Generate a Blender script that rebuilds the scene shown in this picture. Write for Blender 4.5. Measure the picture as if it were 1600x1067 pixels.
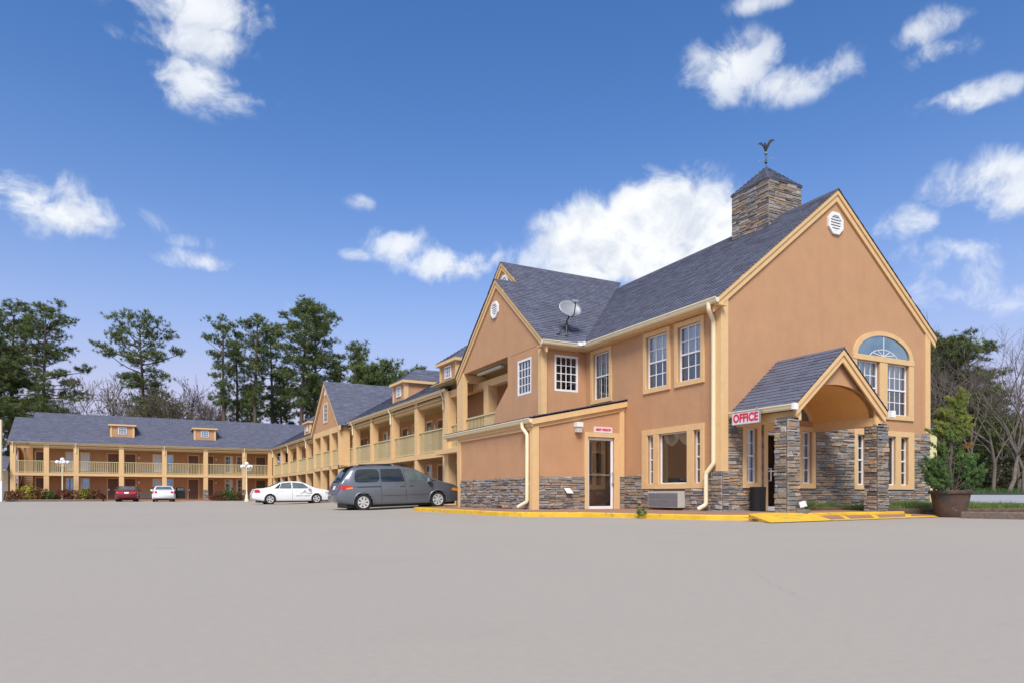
import bpy, bmesh, math, random
from mathutils import Vector, Matrix, noise as mnoise
from mathutils.bvhtree import BVHTree
R = math.radians
rnd = random.Random(7)
for o in list(bpy.data.objects): bpy.data.objects.remove(o)
scene = bpy.context.scene
COL = scene.collection

# ------------------------------------------------------------------ camera
CAMP = Vector((-13.004, -13.322, 0.57)); YAW = R(27.2695)
cam = bpy.data.cameras.new('camera'); camo = bpy.data.objects.new('camera', cam); COL.objects.link(camo)
camo.location = CAMP; camo.rotation_euler = (R(90), 0, -YAW)
cam.sensor_width = 36; cam.lens = 36*1067/1600; cam.shift_y = (773-533.5)/1600
cam.clip_start = 0.05; cam.clip_end = 3000
scene.camera = camo
RIGHT = Vector((math.cos(YAW), -math.sin(YAW), 0)); FWD = Vector((math.sin(YAW), math.cos(YAW), 0))
def at(px, depth, z=0.0):
    """ground position of a thing seen in column px of the photograph at a surveyed distance"""
    p = CAMP + RIGHT*((px-800)/1067*depth) + FWD*depth
    return Vector((p.x, p.y, z))

# ------------------------------------------------------------------ sky, sun, exposure
SUN_EL, SUN_AZ = 48, 214     # azimuth clockwise from +Y
world = bpy.data.worlds.new('World'); scene.world = world; world.use_nodes = True
def build_world():
    nt = world.node_tree; N = nt.nodes; L = nt.links; N.clear()
    out = N.new('ShaderNodeOutputWorld'); bg = N.new('ShaderNodeBackground'); bg.inputs['Strength'].default_value = 0.085
    sky = N.new('ShaderNodeTexSky'); sky.sky_type = 'NISHITA'; sky.sun_disc = False
    sky.sun_elevation = R(SUN_EL); sky.sun_rotation = R(SUN_AZ); sky.air_density = 1.2; sky.dust_density = 0.5; sky.ozone_density = 3.0
    tc = N.new('ShaderNodeTexCoord'); D = tc.outputs['Generated']
    def M(op, a, b=None, c=None, clamp=False):
        n = N.new('ShaderNodeMath'); n.operation = op; n.use_clamp = clamp
        for i, v in enumerate((a, b, c)):
            if v is None: continue
            if hasattr(v, 'links'): L.new(v, n.inputs[i])
            else: n.inputs[i].default_value = v
        return n.outputs[0]
    def VM(op, a, b=None, scale=None):
        n = N.new('ShaderNodeVectorMath'); n.operation = op
        for i, v in enumerate((a, b)):
            if v is None: continue
            if hasattr(v, 'links'): L.new(v, n.inputs[i])
            else: n.inputs[i].default_value = v
        if scale is not None: n.inputs['Scale'].default_value = scale
        return n
    def noise(vec, scale, detail, rough):
        n = N.new('ShaderNodeTexNoise'); L.new(vec, n.inputs['Vector']); n.inputs['Scale'].default_value = scale
        n.inputs['Detail'].default_value = detail; n.inputs['Roughness'].default_value = rough; return n.outputs['Fac']
    def sm(v, a, b):
        n = N.new('ShaderNodeMapRange'); n.interpolation_type = 'SMOOTHSTEP'; L.new(v, n.inputs['Value'])
        n.inputs['From Min'].default_value = a; n.inputs['From Max'].default_value = b; return n.outputs['Result']
    # domain-warped direction for ragged cloud edges
    wv = N.new('ShaderNodeTexNoise'); L.new(D, wv.inputs['Vector']); wv.inputs['Scale'].default_value = 7.0; wv.inputs['Detail'].default_value = 3
    Dw = VM('ADD', D, VM('SCALE', VM('SUBTRACT', wv.outputs['Color'], (.5, .5, .5)).outputs[0], None, .10).outputs[0]).outputs[0]
    f1 = noise(Dw, 15.0, 9, .60)
    up1 = VM('ADD', Dw, (0, 0, .020)).outputs[0]
    f2 = noise(up1, 15.0, 5, .60)
    big = noise(D, 3.1, 3, .5)
    # clouds: centre column/row of the photograph turned into sky directions, angular half sizes
    blobs = [(300,8,105,40,1.0),(330,75,90,42,.95),(320,128,85,42,.9),(395,150,45,22,.66),(235,68,50,18,.66),(370,40,40,40,.4),
             (25,300,80,45,1.0),(105,338,80,38,1.0),(150,362,42,20,.72),(312,408,66,17,.78),(300,380,45,15,.5),(225,350,42,26,.46),
             (625,385,50,30,.9),(700,415,80,30,.95),(775,405,40,26,.62),(568,315,28,15,.5),(558,398,32,11,.5),(440,490,40,26,.4),
             (1030,345,95,62,1.7),(935,372,80,52,1.6),(875,382,42,28,1.15),(1095,352,70,56,1.5),(1000,405,150,40,1.5),
             (1140,105,62,46,.98),(1195,85,32,28,.66),(1240,130,75,30,.8),(1320,95,50,34,.66),(1260,115,60,26,.6),
             (1440,50,50,28,.85),(1465,80,44,25,.75),(1510,155,60,22,.9),(1185,6,52,15,.7),(1410,22,30,12,.4),
             (1555,285,70,48,1.0),(1590,310,60,50,.9),(1420,350,50,28,.75),(1480,400,100,46,.66),(1560,430,120,64,.62)]
    mask = None
    for px, py, rx, ry, w in blobs:
        c = (RIGHT*((px-800)/1067) + FWD + Vector((0, 0, (773-py)/1067)))
        sc_ = 1067*c.length; hx = (1+((px-800)/1067)**2)**.5; c.normalize()
        r = c.cross(Vector((0, 0, 1))).normalized(); u = r.cross(c).normalized()
        mp = N.new('ShaderNodeMapping'); mp.vector_type = 'TEXTURE'; L.new(D, mp.inputs['Vector']); mp.inputs['Location'].default_value = c
        mp.inputs['Rotation'].default_value = Matrix((r, c, u)).transposed().to_euler('XYZ'); mp.inputs['Scale'].default_value = (rx*hx/sc_, .5, ry*1.0/sc_)
        mr_ = N.new('ShaderNodeMapRange'); mr_.interpolation_type = 'SMOOTHSTEP'; L.new(VM('LENGTH', mp.outputs[0]).outputs['Value'], mr_.inputs['Value'])
        mr_.inputs['From Min'].default_value = 0; mr_.inputs['From Max'].default_value = 1.9; mr_.inputs['To Min'].default_value = w; mr_.inputs['To Max'].default_value = 0; g = mr_.outputs[0]
        mask = g if mask is None else M('MAXIMUM', mask, g)
    # heavier cloud outside the view, added to make the fill light more neutral
    gen = M('MULTIPLY', sm(big, .40, .58), 1.0)
    fw = VM('DOT_PRODUCT', D, tuple(FWD)).outputs['Value']
    gen = M('MULTIPLY', gen, M('SUBTRACT', 1.0, sm(fw, .35, .62)))
    mask = M('MAXIMUM', mask, gen)
    val = M('ADD', M('MULTIPLY', mask, .95), M('MULTIPLY', M('SUBTRACT', f1, .5), 2.3))
    alpha = M('MULTIPLY', M('MULTIPLY', sm(val, .32, .94), sm(mask, .10, .40)), M('ADD', .32, M('MULTIPLY', mask, .60), None, True))
    # brighter where the cloud thins out upward (its lit crest), greyer inside and below
    lit = M('ADD', .78, M('MULTIPLY', M('SUBTRACT', f1, f2), 3.2), None, True)
    crgb = N.new('ShaderNodeMix'); crgb.data_type = 'RGBA'
    crgb.inputs['A'].default_value = (4.0, 4.4, 5.2, 1); crgb.inputs['B'].default_value = (6.3, 6.45, 6.6, 1); L.new(lit, crgb.inputs['Factor'])
    # sky tone
    hs = N.new('ShaderNodeHueSaturation'); hs.inputs['Hue'].default_value = .5; hs.inputs['Saturation'].default_value = 1.0; hs.inputs['Value'].default_value = 1.0
    L.new(sky.outputs[0], hs.inputs['Color'])
    tint = N.new('ShaderNodeMix'); tint.data_type = 'RGBA'; tint.blend_type = 'MULTIPLY'; tint.inputs['Factor'].default_value = 1
    L.new(hs.outputs[0], tint.inputs['A']); tint.inputs['B'].default_value = SKY_TINT
    # thin lavender haze low over the horizon
    sep = N.new('ShaderNodeSeparateXYZ'); L.new(D, sep.inputs[0])
    hz = M('POWER', M('SUBTRACT', 1.0, M('ABSOLUTE', sep.outputs['Z']), None, True), 6.0)
    hmix = N.new('ShaderNodeMix'); hmix.data_type = 'RGBA'; hmix.inputs['B'].default_value = (3.75, 3.8, 5.3, 1)
    L.new(M('MULTIPLY', hz, 2.2, None, True), hmix.inputs['Factor']); L.new(tint.outputs['Result'], hmix.inputs['A'])
    fin = N.new('ShaderNodeMix'); fin.data_type = 'RGBA'
    L.new(alpha, fin.inputs['Factor']); L.new(hmix.outputs['Result'], fin.inputs['A']); L.new(crgb.outputs['Result'], fin.inputs['B'])
    L.new(fin.outputs['Result'], bg.inputs['Color']); L.new(bg.outputs[0], out.inputs['Surface'])
SKY_TINT = (.385, .665, .99, 1)
build_world()
sun = bpy.data.lights.new('sun', 'SUN'); sun.energy = 2.2; sun.angle = R(24); sun.color = (1.0, .94, .85)
suno = bpy.data.objects.new('sun', sun); COL.objects.link(suno)
sd = Vector((math.sin(R(SUN_AZ))*math.cos(R(SUN_EL)), math.cos(R(SUN_AZ))*math.cos(R(SUN_EL)), math.sin(R(SUN_EL))))
suno.rotation_euler = (-sd).to_track_quat('-Z', 'Y').to_euler(); suno.location = (-20, -30, 40)
world.cycles.sampling_method = 'MANUAL'; world.cycles.sample_map_resolution = 256
vs = scene.view_settings; vs.view_transform = 'Standard'; vs.look = 'None'; vs.exposure = 0.9; vs.gamma = 1.0; vs.use_curve_mapping = False
scene.cycles.use_denoising = True; scene.cycles.max_bounces = 6; scene.cycles.transparent_max_bounces = 16

# ------------------------------------------------------------------ materials
def mat(name, col, rough=.8, var=.08, vscale=6.0, bump=0.0, bscale=60.0, metal=0.0, spec=.5, attr=None, coat=0.0, extra=None, stretch=None):
    m = bpy.data.materials.new(name); m.use_nodes = True; nt = m.node_tree; N = nt.nodes; L = nt.links
    b = N['Principled BSDF']; b.inputs['Roughness'].default_value = rough; b.inputs['Metallic'].default_value = metal
    b.inputs['Specular IOR Level'].default_value = spec; b.inputs['Coat Weight'].default_value = coat
    tc = N.new('ShaderNodeTexCoord'); vec = tc.outputs['Object']
    if stretch:
        mp = N.new('ShaderNodeMapping'); mp.inputs['Scale'].default_value = stretch; L.new(vec, mp.inputs['Vector']); vec = mp.outputs['Vector']
    src = None
    if attr:
        a = N.new('ShaderNodeAttribute'); a.attribute_name = attr; src = a.outputs['Color']
    n = N.new('ShaderNodeTexNoise'); n.inputs['Scale'].default_value = vscale; n.inputs['Detail'].default_value = 6; n.inputs['Roughness'].default_value = .6
    L.new(vec, n.inputs['Vector'])
    mr = N.new('ShaderNodeMapRange'); mr.inputs['From Min'].default_value = .3; mr.inputs['From Max'].default_value = .7
    mr.inputs['To Min'].default_value = 1-var; mr.inputs['To Max'].default_value = 1+var; L.new(n.outputs['Fac'], mr.inputs['Value'])
    mx = N.new('ShaderNodeVectorMath'); mx.operation = 'SCALE'
    if src: L.new(src, mx.inputs[0])
    else: mx.inputs[0].default_value = col[:3]
    L.new(mr.outputs[0], mx.inputs['Scale']); cout = mx.outputs[0]
    if extra: cout = extra(nt, vec, cout)
    L.new(cout, b.inputs['Base Color'])
    if bump > 0:
        n2 = N.new('ShaderNodeTexNoise'); n2.inputs['Scale'].default_value = bscale; n2.inputs['Detail'].default_value = 4; L.new(vec, n2.inputs['Vector'])
        bp = N.new('ShaderNodeBump'); bp.inputs['Strength'].default_value = bump; bp.inputs['Distance'].default_value = .02
        L.new(n2.outputs['Fac'], bp.inputs['Height']); L.new(bp.outputs[0], b.inputs['Normal'])
    return m
def mixcol(nt, fac, a, b):
    m = nt.nodes.new('ShaderNodeMix'); m.data_type = 'RGBA'; nt.links.new(fac, m.inputs['Factor'])
    nt.links.new(a, m.inputs['A'])
    if hasattr(b, 'links'): nt.links.new(b, m.inputs['B'])
    else: m.inputs['B'].default_value = (*b, 1)
    return m.outputs['Result']
def nz(nt, vec, scale, detail=5, a=.4, b=.6, rough=.6):
    n = nt.nodes.new('ShaderNodeTexNoise'); n.inputs['Scale'].default_value = scale; n.inputs['Detail'].default_value = detail; n.inputs['Roughness'].default_value = rough
    nt.links.new(vec, n.inputs['Vector'])
    r = nt.nodes.new('ShaderNodeMapRange'); r.interpolation_type = 'SMOOTHSTEP'; r.inputs['From Min'].default_value = a; r.inputs['From Max'].default_value = b
    nt.links.new(n.outputs['Fac'], r.inputs['Value']); return r.outputs[0]
def scaled(nt, fac, k):
    m = nt.nodes.new('ShaderNodeMath'); m.operation = 'MULTIPLY'; nt.links.new(fac, m.inputs[0]); m.inputs[1].default_value = k; return m.outputs[0]
def stain(nt, vec, c):   # rain streaks and mottling in the render coat
    mp = nt.nodes.new('ShaderNodeMapping'); mp.inputs['Scale'].default_value = (1, 1, .12); nt.links.new(vec, mp.inputs['Vector'])
    c = mixcol(nt, scaled(nt, nz(nt, mp.outputs[0], 2.2, 6, .52, .75), .22), c, (.33, .17, .085))
    return mixcol(nt, scaled(nt, nz(nt, vec, .7, 4, .5, .8), .18), c, (.62, .36, .19))
def asphalt_extra(nt, vec, c):
    c = mixcol(nt, scaled(nt, nz(nt, vec, .09, 5, .45, .7), .35), c, (.32, .285, .245))
    c = mixcol(nt, scaled(nt, nz(nt, vec, .45, 6, .55, .75), .25), c, (.29, .26, .222))
    w = nt.nodes.new('ShaderNodeTexNoise'); w.inputs['Scale'].default_value = .35; w.inputs['Detail'].default_value = 5; nt.links.new(vec, w.inputs['Vector'])
    ad = nt.nodes.new('ShaderNodeVectorMath'); ad.operation = 'MULTIPLY_ADD'; nt.links.new(w.outputs['Color'], ad.inputs[0]); ad.inputs[1].default_value = (3.5, 3.5, 0); nt.links.new(vec, ad.inputs[2])
    v = nt.nodes.new('ShaderNodeTexVoronoi'); v.feature = 'DISTANCE_TO_EDGE'; v.inputs['Scale'].default_value = .13; nt.links.new(ad.outputs[0], v.inputs['Vector'])
    r = nt.nodes.new('ShaderNodeMapRange'); r.inputs['From Min'].default_value = .0006; r.inputs['From Max'].default_value = .0018; r.inputs['To Min'].default_value = 1; r.inputs['To Max'].default_value = 0
    nt.links.new(v.outputs['Distance'], r.inputs['Value'])
    mm = nt.nodes.new('ShaderNodeMath'); mm.operation = 'MULTIPLY'; nt.links.new(r.outputs[0], mm.inputs[0]); nt.links.new(nz(nt, vec, .07, 2, .50, .60), mm.inputs[1])
    c = mixcol(nt, scaled(nt, mm.outputs[0], .30), c, (.18, .165, .145))
    # oil drips
    return mixcol(nt, scaled(nt, nz(nt, vec, 1.1, 3, .68, .78), .3), c, (.16, .15, .145))
def worn(dark):
    def f(nt, vec, c):
        return mixcol(nt, scaled(nt, nz(nt, vec, 5.5, 6, .56, .68), .75), c, dark)
    return f
def rust(nt, vec, c):
    c = mixcol(nt, nz(nt, vec, 2.3, 6, .42, .62), c, (.055, .045, .04))
    return mixcol(nt, scaled(nt, nz(nt, vec, 7, 5, .62, .7), .5), c, (.28, .25, .22))
def glass_mat(name, tint, gloss=.08):
    m = bpy.data.materials.new(name); m.use_nodes = True; nt = m.node_tree; N = nt.nodes; L = nt.links; N.clear()
    o = N.new('ShaderNodeOutputMaterial'); mx = N.new('ShaderNodeMixShader'); t = N.new('ShaderNodeBsdfTransparent'); g = N.new('ShaderNodeBsdfGlossy')
    t.inputs[0].default_value = (*tint, 1); g.inputs['Roughness'].default_value = .015; g.inputs['Color'].default_value = (.95, .97, 1, 1)
    fr = N.new('ShaderNodeFresnel'); fr.inputs['IOR'].default_value = 1.5
    n = N.new('ShaderNodeTexNoise'); n.inputs['Scale'].default_value = 1.1; tc = N.new('ShaderNodeTexCoord'); L.new(tc.outputs['Object'], n.inputs['Vector'])
    bp = N.new('ShaderNodeBump'); bp.inputs['Strength'].default_value = .05; bp.inputs['Distance'].default_value = .05; L.new(n.outputs['Fac'], bp.inputs['Height']); L.new(bp.outputs[0], g.inputs['Normal'])
    ad = N.new('ShaderNodeMath'); ad.operation = 'ADD'; ad.inputs[1].default_value = gloss; ad.use_clamp = True
    L.new(fr.outputs[0], ad.inputs[0]); L.new(ad.outputs[0], mx.inputs[0]); L.new(t.outputs[0], mx.inputs[1]); L.new(g.outputs[0], mx.inputs[2]); L.new(mx.outputs[0], o.inputs[0])
    return m
M = {}
M['stucco'] = mat('stucco', (.50, .275, .145), .92, .06, 1.7, .5, 38, extra=stain)
M['stucco_in'] = mat('stucco_corridor', (.50, .275, .145), .92, .05, 3.0, .25, 40)
M['trim'] = mat('trim_paint', (.70, .46, .225), .7, .05, 5, .12, 40)
M['cream'] = mat('gutter_paint', (.80, .70, .47), .45, .04, 4)
M['white'] = mat('white_vinyl', (.80, .80, .80), .45, .03, 5)
M['olive'] = mat('rail_paint', (.56, .47, .255), .7, .09, 8, .1, 40)
M['shingle'] = mat('shingle', (.1, .1, .14), .95, .25, 14, .5, 120, attr='col')
M['roofbase'] = mat('roof_felt', (.10, .10, .13), .95, .1, 6)
M['stone'] = mat('ledge_stone', (.2, .17, .15), .9, .20, 16, .9, 45, attr='col')
M['mortar'] = mat('mortar', (.10, .09, .083), .95, .2, 12)
M['glass'] = glass_mat('window_glass', (.86, .89, .91), .09)
M['glass_dark'] = mat('reflective_glass', (.21, .31, .41), .03, .15, 2, metal=.75)
M['screen'] = mat('insect_screen', (.16, .17, .18), .8, .1, 4)
M['curtain'] = mat('curtain', (.62, .60, .58), .9, .06, 4)
M['curtain_b'] = mat('sheer_blue', (.72, .76, .82), .9, .06, 4)
M['valance'] = mat('valance', (.55, .48, .30), .8, .08, 5)
M['room'] = mat('room_wall', (.35, .22, .13), .9, .05, 3)
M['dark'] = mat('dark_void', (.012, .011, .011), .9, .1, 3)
M['asphalt'] = mat('asphalt', (.365, .325, .278), .93, .03, 22, .12, 160, extra=asphalt_extra)
M['concrete'] = mat('red_concrete', (.33, .175, .115), .92, .12, 2.2, .3, 60, extra=worn((.26, .15, .105)))
M['yellow'] = mat('yellow_paint', (.74, .45, .03), .75, .16, 3, .3, 50, extra=worn((.36, .25, .08)))
M['yellow_line'] = mat('worn_line_paint', (.70, .50, .12), .85, .12, 4, extra=worn((.38, .34, .25)))
M['pale_line'] = mat('faded_line_paint', (.55, .47, .28), .85, .12, 4, extra=worn((.36, .345, .33)))
M['wood'] = mat('old_timber', (.13, .085, .055), .95, .4, 5, .9, 30, stretch=(.35, 4, 4), extra=worn((.06, .04, .03)))
M['wood_grey'] = mat('grey_timber', (.19, .145, .115), .95, .3, 5, .9, 30, stretch=(.35, 4, 4), extra=worn((.13, .09, .07)))
M['soil'] = mat('soil', (.06, .04, .028), .95, .3, 6, .6, 40)
M['grass'] = mat('grass_ground', (.065, .10, .025), .95, .4, 1.5, .5, 30, extra=worn((.13, .12, .05)))
M['blade'] = mat('grass_blades', (.08, .14, .03), .8, .2, 3, attr='col')
M['leaf'] = mat('foliage', (.05, .09, .03), .75, .15, 3, attr='col', spec=.25)
M['bark_pine'] = mat('pine_bark', (.115, .085, .068), .95, .35, 4, .8, 12, stretch=(3, 3, .6))
M['bark'] = mat('grey_bark', (.165, .132, .110), .95, .3, 4, .6, 12)
M['pot'] = mat('pot_clay', (.105, .06, .042), .9, .3, 4, .6, 25, extra=rust)
M['black'] = mat('black_plastic', (.012, .012, .013), .55, .1, 5)
M['rubber'] = mat('tyre_rubber', (.014, .014, .014), .85, .1, 8)
M['alloy'] = mat('wheel_alloy', (.60, .60, .61), .35, .05, 5, metal=.25)
M['stem'] = mat('dark_stem', (.10, .078, .062), .95, .3, 4, .6, 12)
M['chrome'] = mat('chrome', (.7, .7, .7), .2, .02, 5, metal=1)
M['car_glass'] = mat('car_glass', (.012, .016, .018), .04, .1, 3, spec=.8)
M['car_glass2'] = mat('car_glass_light', (.10, .13, .135), .05, .3, 3, spec=.8)
M['steel_paint'] = mat('grey_blue_car_paint', (.150, .168, .198), .34, .02, 3, metal=.45, coat=.6)
M['white_paint'] = mat('white_car_paint', (.80, .81, .83), .3, .01, 3, coat=.5)
M['red_paint'] = mat('dark_red_car_paint', (.16, .012, .022), .3, .03, 3, metal=.2, coat=.6)
M['tail'] = mat('tail_light_red', (.50, .02, .02), .15, .1, 6, coat=.5)
M['amber'] = mat('amber_lens', (.75, .28, .05), .15, .1, 6, coat=.5)
M['lens'] = mat('clear_lens', (.55, .55, .52), .1, .1, 6, coat=.6)
M['sign_white'] = mat('sign_panel', (.72, .68, .70), .5, .05, 6)
M['sign_red'] = mat('sign_letters', (.62, .02, .075), .5, .05, 6)
M['num'] = mat('house_numbers', (.22, .06, .03), .5, .05, 6)
M['ink'] = mat('car_lettering', (.03, .03, .05), .5, .05, 6)
M['metal_grey'] = mat('grey_metal', (.33, .345, .36), .45, .06, 4, metal=.3)
M['metal_dark'] = mat('dark_metal', (.06, .062, .066), .5, .1, 6, metal=.4)
M['bronze'] = mat('dark_bronze', (.035, .03, .026), .5, .3, 10, metal=.5)
M['verdigris'] = mat('verdigris', (.14, .20, .17), .6, .2, 10)
M['door_brown'] = mat('door_brown', (.165, .085, .055), .6, .06, 4)
M['globe'] = mat('globe_white', (.85, .85, .86), .3, .02, 4)
M['siding'] = mat('pale_yellow_siding', (.74, .66, .36), .8, .05, 3)
M['road'] = mat('road_asphalt', (.33, .33, .35), .93, .08, 3)
M['ac'] = mat('air_conditioner_metal', (.50, .47, .42), .6, .05, 5)
M['grille'] = mat('air_conditioner_grille', (.20, .20, .205), .6, .1, 5)

# ------------------------------------------------------------------ mesh helpers
class MB:
    def __init__(s): s.v = []; s.f = []; s.c = []; s.k = []
    def add(s, vs, fs, col=None):
        k = len(s.v); s.k.append((k, len(s.f))); s.v += [tuple(v) for v in vs]; s.f += [tuple(i+k for i in f) for f in fs]; s.c += [col]*len(fs); return s
    def box(s, x0, x1, y0, y1, z0, z1, col=None):
        return s.add([(x0,y0,z0),(x1,y0,z0),(x1,y1,z0),(x0,y1,z0),(x0,y0,z1),(x1,y0,z1),(x1,y1,z1),(x0,y1,z1)],
                     [(3,2,1,0),(4,5,6,7),(0,1,5,4),(1,2,6,5),(2,3,7,6),(3,0,4,7)], col)
    def poly(s, pts, col=None): return s.add(pts, [tuple(range(len(pts)))], col)
    def prism(s, pts, vec, col=None):
        n = len(pts); vec = Vector(vec); a = [Vector(p) for p in pts]; b = [p+vec for p in a]
        return s.add(a+b, [tuple(range(n))[::-1], tuple(range(n, 2*n))]+[(i, (i+1) % n, n+(i+1) % n, n+i) for i in range(n)], col)
    def beam(s, a, b, w, h, up=(0, 0, 1), col=None):
        a = Vector(a); b = Vector(b); d = (b-a).normalized(); up = Vector(up)
        if abs(d.dot(up)) > .98: up = Vector((1, 0, 0))
        r = d.cross(up).normalized()*(w/2); u = r.cross(d).normalized()*(h/2)
        return s.add([a-r-u, a+r-u, a+r+u, a-r+u, b-r-u, b+r-u, b+r+u, b-r+u],
                     [(0,1,2,3),(7,6,5,4),(0,4,5,1),(1,5,6,2),(2,6,7,3),(3,7,4,0)], col)
    def tube(s, path, rad, n=8, cap=True, col=None):
        path = [Vector(p) for p in path]; m = len(path)
        if not hasattr(rad, '__len__'): rad = [rad]*m
        t = (path[1]-path[0]).normalized(); ref = Vector((0, 0, 1)) if abs(t.z) < .9 else Vector((1, 0, 0))
        u = t.cross(ref).normalized(); vs = []
        for i, p in enumerate(path):
            t = (path[min(i+1, m-1)]-path[max(i-1, 0)])
            if t.length < 1e-9: t = Vector((0, 0, 1))
            t.normalize(); u = u-t*u.dot(t)
            if u.length < 1e-6: u = t.orthogonal()
            u.normalize(); w = t.cross(u)
            vs += [p+(u*math.cos(2*math.pi*k/n)+w*math.sin(2*math.pi*k/n))*rad[i] for k in range(n)]
        fs = [(i*n+k, i*n+(k+1) % n, (i+1)*n+(k+1) % n, (i+1)*n+k) for i in range(m-1) for k in range(n)]
        if cap: fs += [tuple(range(n))[::-1], tuple((m-1)*n+k for k in range(n))]
        return s.add(vs, fs, col)
    def lathe(s, prof, o=(0, 0, 0), n=16, axis='z', col=None, cap=True):
        o = Vector(o); vs = []
        for r, h in prof:
            for k in range(n):
                a = 2*math.pi*k/n; c, d = r*math.cos(a), r*math.sin(a)
                vs.append(o+(Vector((c, d, h)) if axis == 'z' else Vector((c, h, d)) if axis == 'y' else Vector((h, c, d))))
        m = len(prof)
        fs = [(i*n+k, i*n+(k+1) % n, (i+1)*n+(k+1) % n, (i+1)*n+k) for i in range(m-1) for k in range(n)]
        if cap: fs += [tuple(range(n))[::-1], tuple((m-1)*n+k for k in range(n))]
        return s.add(vs, fs, col)
    def mesh(s, name, m=None, smooth=False, fix=True):
        me = bpy.data.meshes.new(name); me.from_pydata(s.v, [], s.f)
        if any(c is not None for c in s.c):
            at_ = me.color_attributes.new('col', 'FLOAT_COLOR', 'CORNER'); buf = []
            for p, c in zip(me.polygons, s.c):
                c = c or (.2, .2, .2); buf += [c[0], c[1], c[2], 1.0]*p.loop_total
            at_.data.foreach_set('color', buf)
        if fix and len(s.f) < 30000:
            bm = bmesh.new(); bm.from_mesh(me); bmesh.ops.recalc_face_normals(bm, faces=bm.faces); bm.to_mesh(me); bm.free()
        if smooth:
            me.polygons.foreach_set('use_smooth', [True]*len(me.polygons))
            if smooth is not True and hasattr(me, 'set_sharp_from_angle'): me.set_sharp_from_angle(angle=R(smooth))
        if m: me.materials.append(M[m] if isinstance(m, str) else m)
        me.update(); return me
    def obj(s, name, m, parent=None, smooth=False, fix=True, bevel=0):
        o = bpy.data.objects.new(name, s.mesh(name, m, smooth, fix)); COL.objects.link(o); o.parent = parent
        if bevel:
            b = o.modifiers.new('bevel', 'BEVEL'); b.width = bevel; b.segments = 2; b.limit_method = 'ANGLE'
        return o
def each(mb, name, m, parent, **kw):
    """one object for every piece added to mb"""
    ks = mb.k+[(len(mb.v), len(mb.f))]; out = []
    for (v0, f0), (v1, f1) in zip(ks, ks[1:]):
        q = MB(); q.add(mb.v[v0:v1], [tuple(i-v0 for i in f) for f in mb.f[f0:f1]]); out.append(q.obj(name, m, parent, **kw))
    return out
def tag(o, label=None, cat=None, group=None, kind=None):
    for k, v in (('label', label), ('category', cat), ('group', group), ('kind', kind)):
        if v: o[k] = v
    return o
def empty(name, loc=(0, 0, 0), rz=0, label=None, cat=None, group=None):
    o = bpy.data.objects.new(name, None); COL.objects.link(o); o.location = loc; o.rotation_euler = (0, 0, rz); o.empty_display_size = .3
    return tag(o, label, cat, group)
def inst(name, me, parent, loc=(0, 0, 0), rot=(0, 0, 0), scale=(1, 1, 1)):
    o = bpy.data.objects.new(name, me); COL.objects.link(o); o.parent = parent; o.location = loc; o.rotation_euler = rot; o.scale = scale; return o
class Fr:
    """a wall plane: P(u, v, d) = origin + u*U + v*up + d*outward"""
    def __init__(s, o, U, N):
        s.o = Vector(o); s.U = Vector(U); s.N = Vector(N); s.flip = s.U.cross(Vector((0, 0, 1))).dot(s.N) < 0
    def sheet(s, mb, u0, u1, v0, v1, d):
        q = [s.P(u0, v0, d), s.P(u1, v0, d), s.P(u1, v1, d), s.P(u0, v1, d)]
        return mb.poly(q[::-1] if s.flip else q)
    def P(s, u, v, d=0.0): return s.o+s.U*u+Vector((0, 0, v))+s.N*d
    def box(s, mb, u0, u1, v0, v1, d0, d1, col=None):
        P = s.P
        return mb.add([P(u0,v0,d0),P(u1,v0,d0),P(u1,v1,d0),P(u0,v1,d0),P(u0,v0,d1),P(u1,v0,d1),P(u1,v1,d1),P(u0,v1,d1)],
                      [(3,2,1,0),(4,5,6,7),(0,1,5,4),(1,2,6,5),(2,3,7,6),(3,0,4,7)], col)
    def prism(s, mb, uv, d0, d1, col=None): return mb.prism([s.P(u, v, d0) for u, v in uv], s.N*(d1-d0), col)
def wall(mb, F, u0, u1, v0, v1, holes=(), depth=.14):
    us = sorted({u0, u1, *[min(max(h[i], u0), u1) for h in holes for i in (0, 1)]}); vv = sorted({v0, v1, *[min(max(h[i], v0), v1) for h in holes for i in (2, 3)]})
    for a, b in zip(us, us[1:]):
        for c, d in zip(vv, vv[1:]):
            mu, mv = (a+b)/2, (c+d)/2
            if any(h[0] < mu < h[1] and h[2] < mv < h[3] for h in holes): continue
            mb.poly([F.P(a, c), F.P(b, c), F.P(b, d), F.P(a, d)])
    for h in holes:
        a, b, c, d = h
        for p, q in (((a, c), (b, c)), ((b, c), (b, d)), ((b, d), (a, d)), ((a, d), (a, c))):
            mb.poly([F.P(*p), F.P(*q), F.P(*q, -depth), F.P(*p, -depth)])
def grect(mb, F, u0, u1, v0, v1, w, d0, d1):   # rectangular frame of four boards
    F.box(mb, u0, u1, v1-w, v1, d0, d1); F.box(mb, u0, u1, v0, v0+w, d0, d1)
    F.box(mb, u0, u0+w, v0+w, v1-w, d0, d1); F.box(mb, u1-w, u1, v0+w, v1-w, d0, d1)
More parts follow.
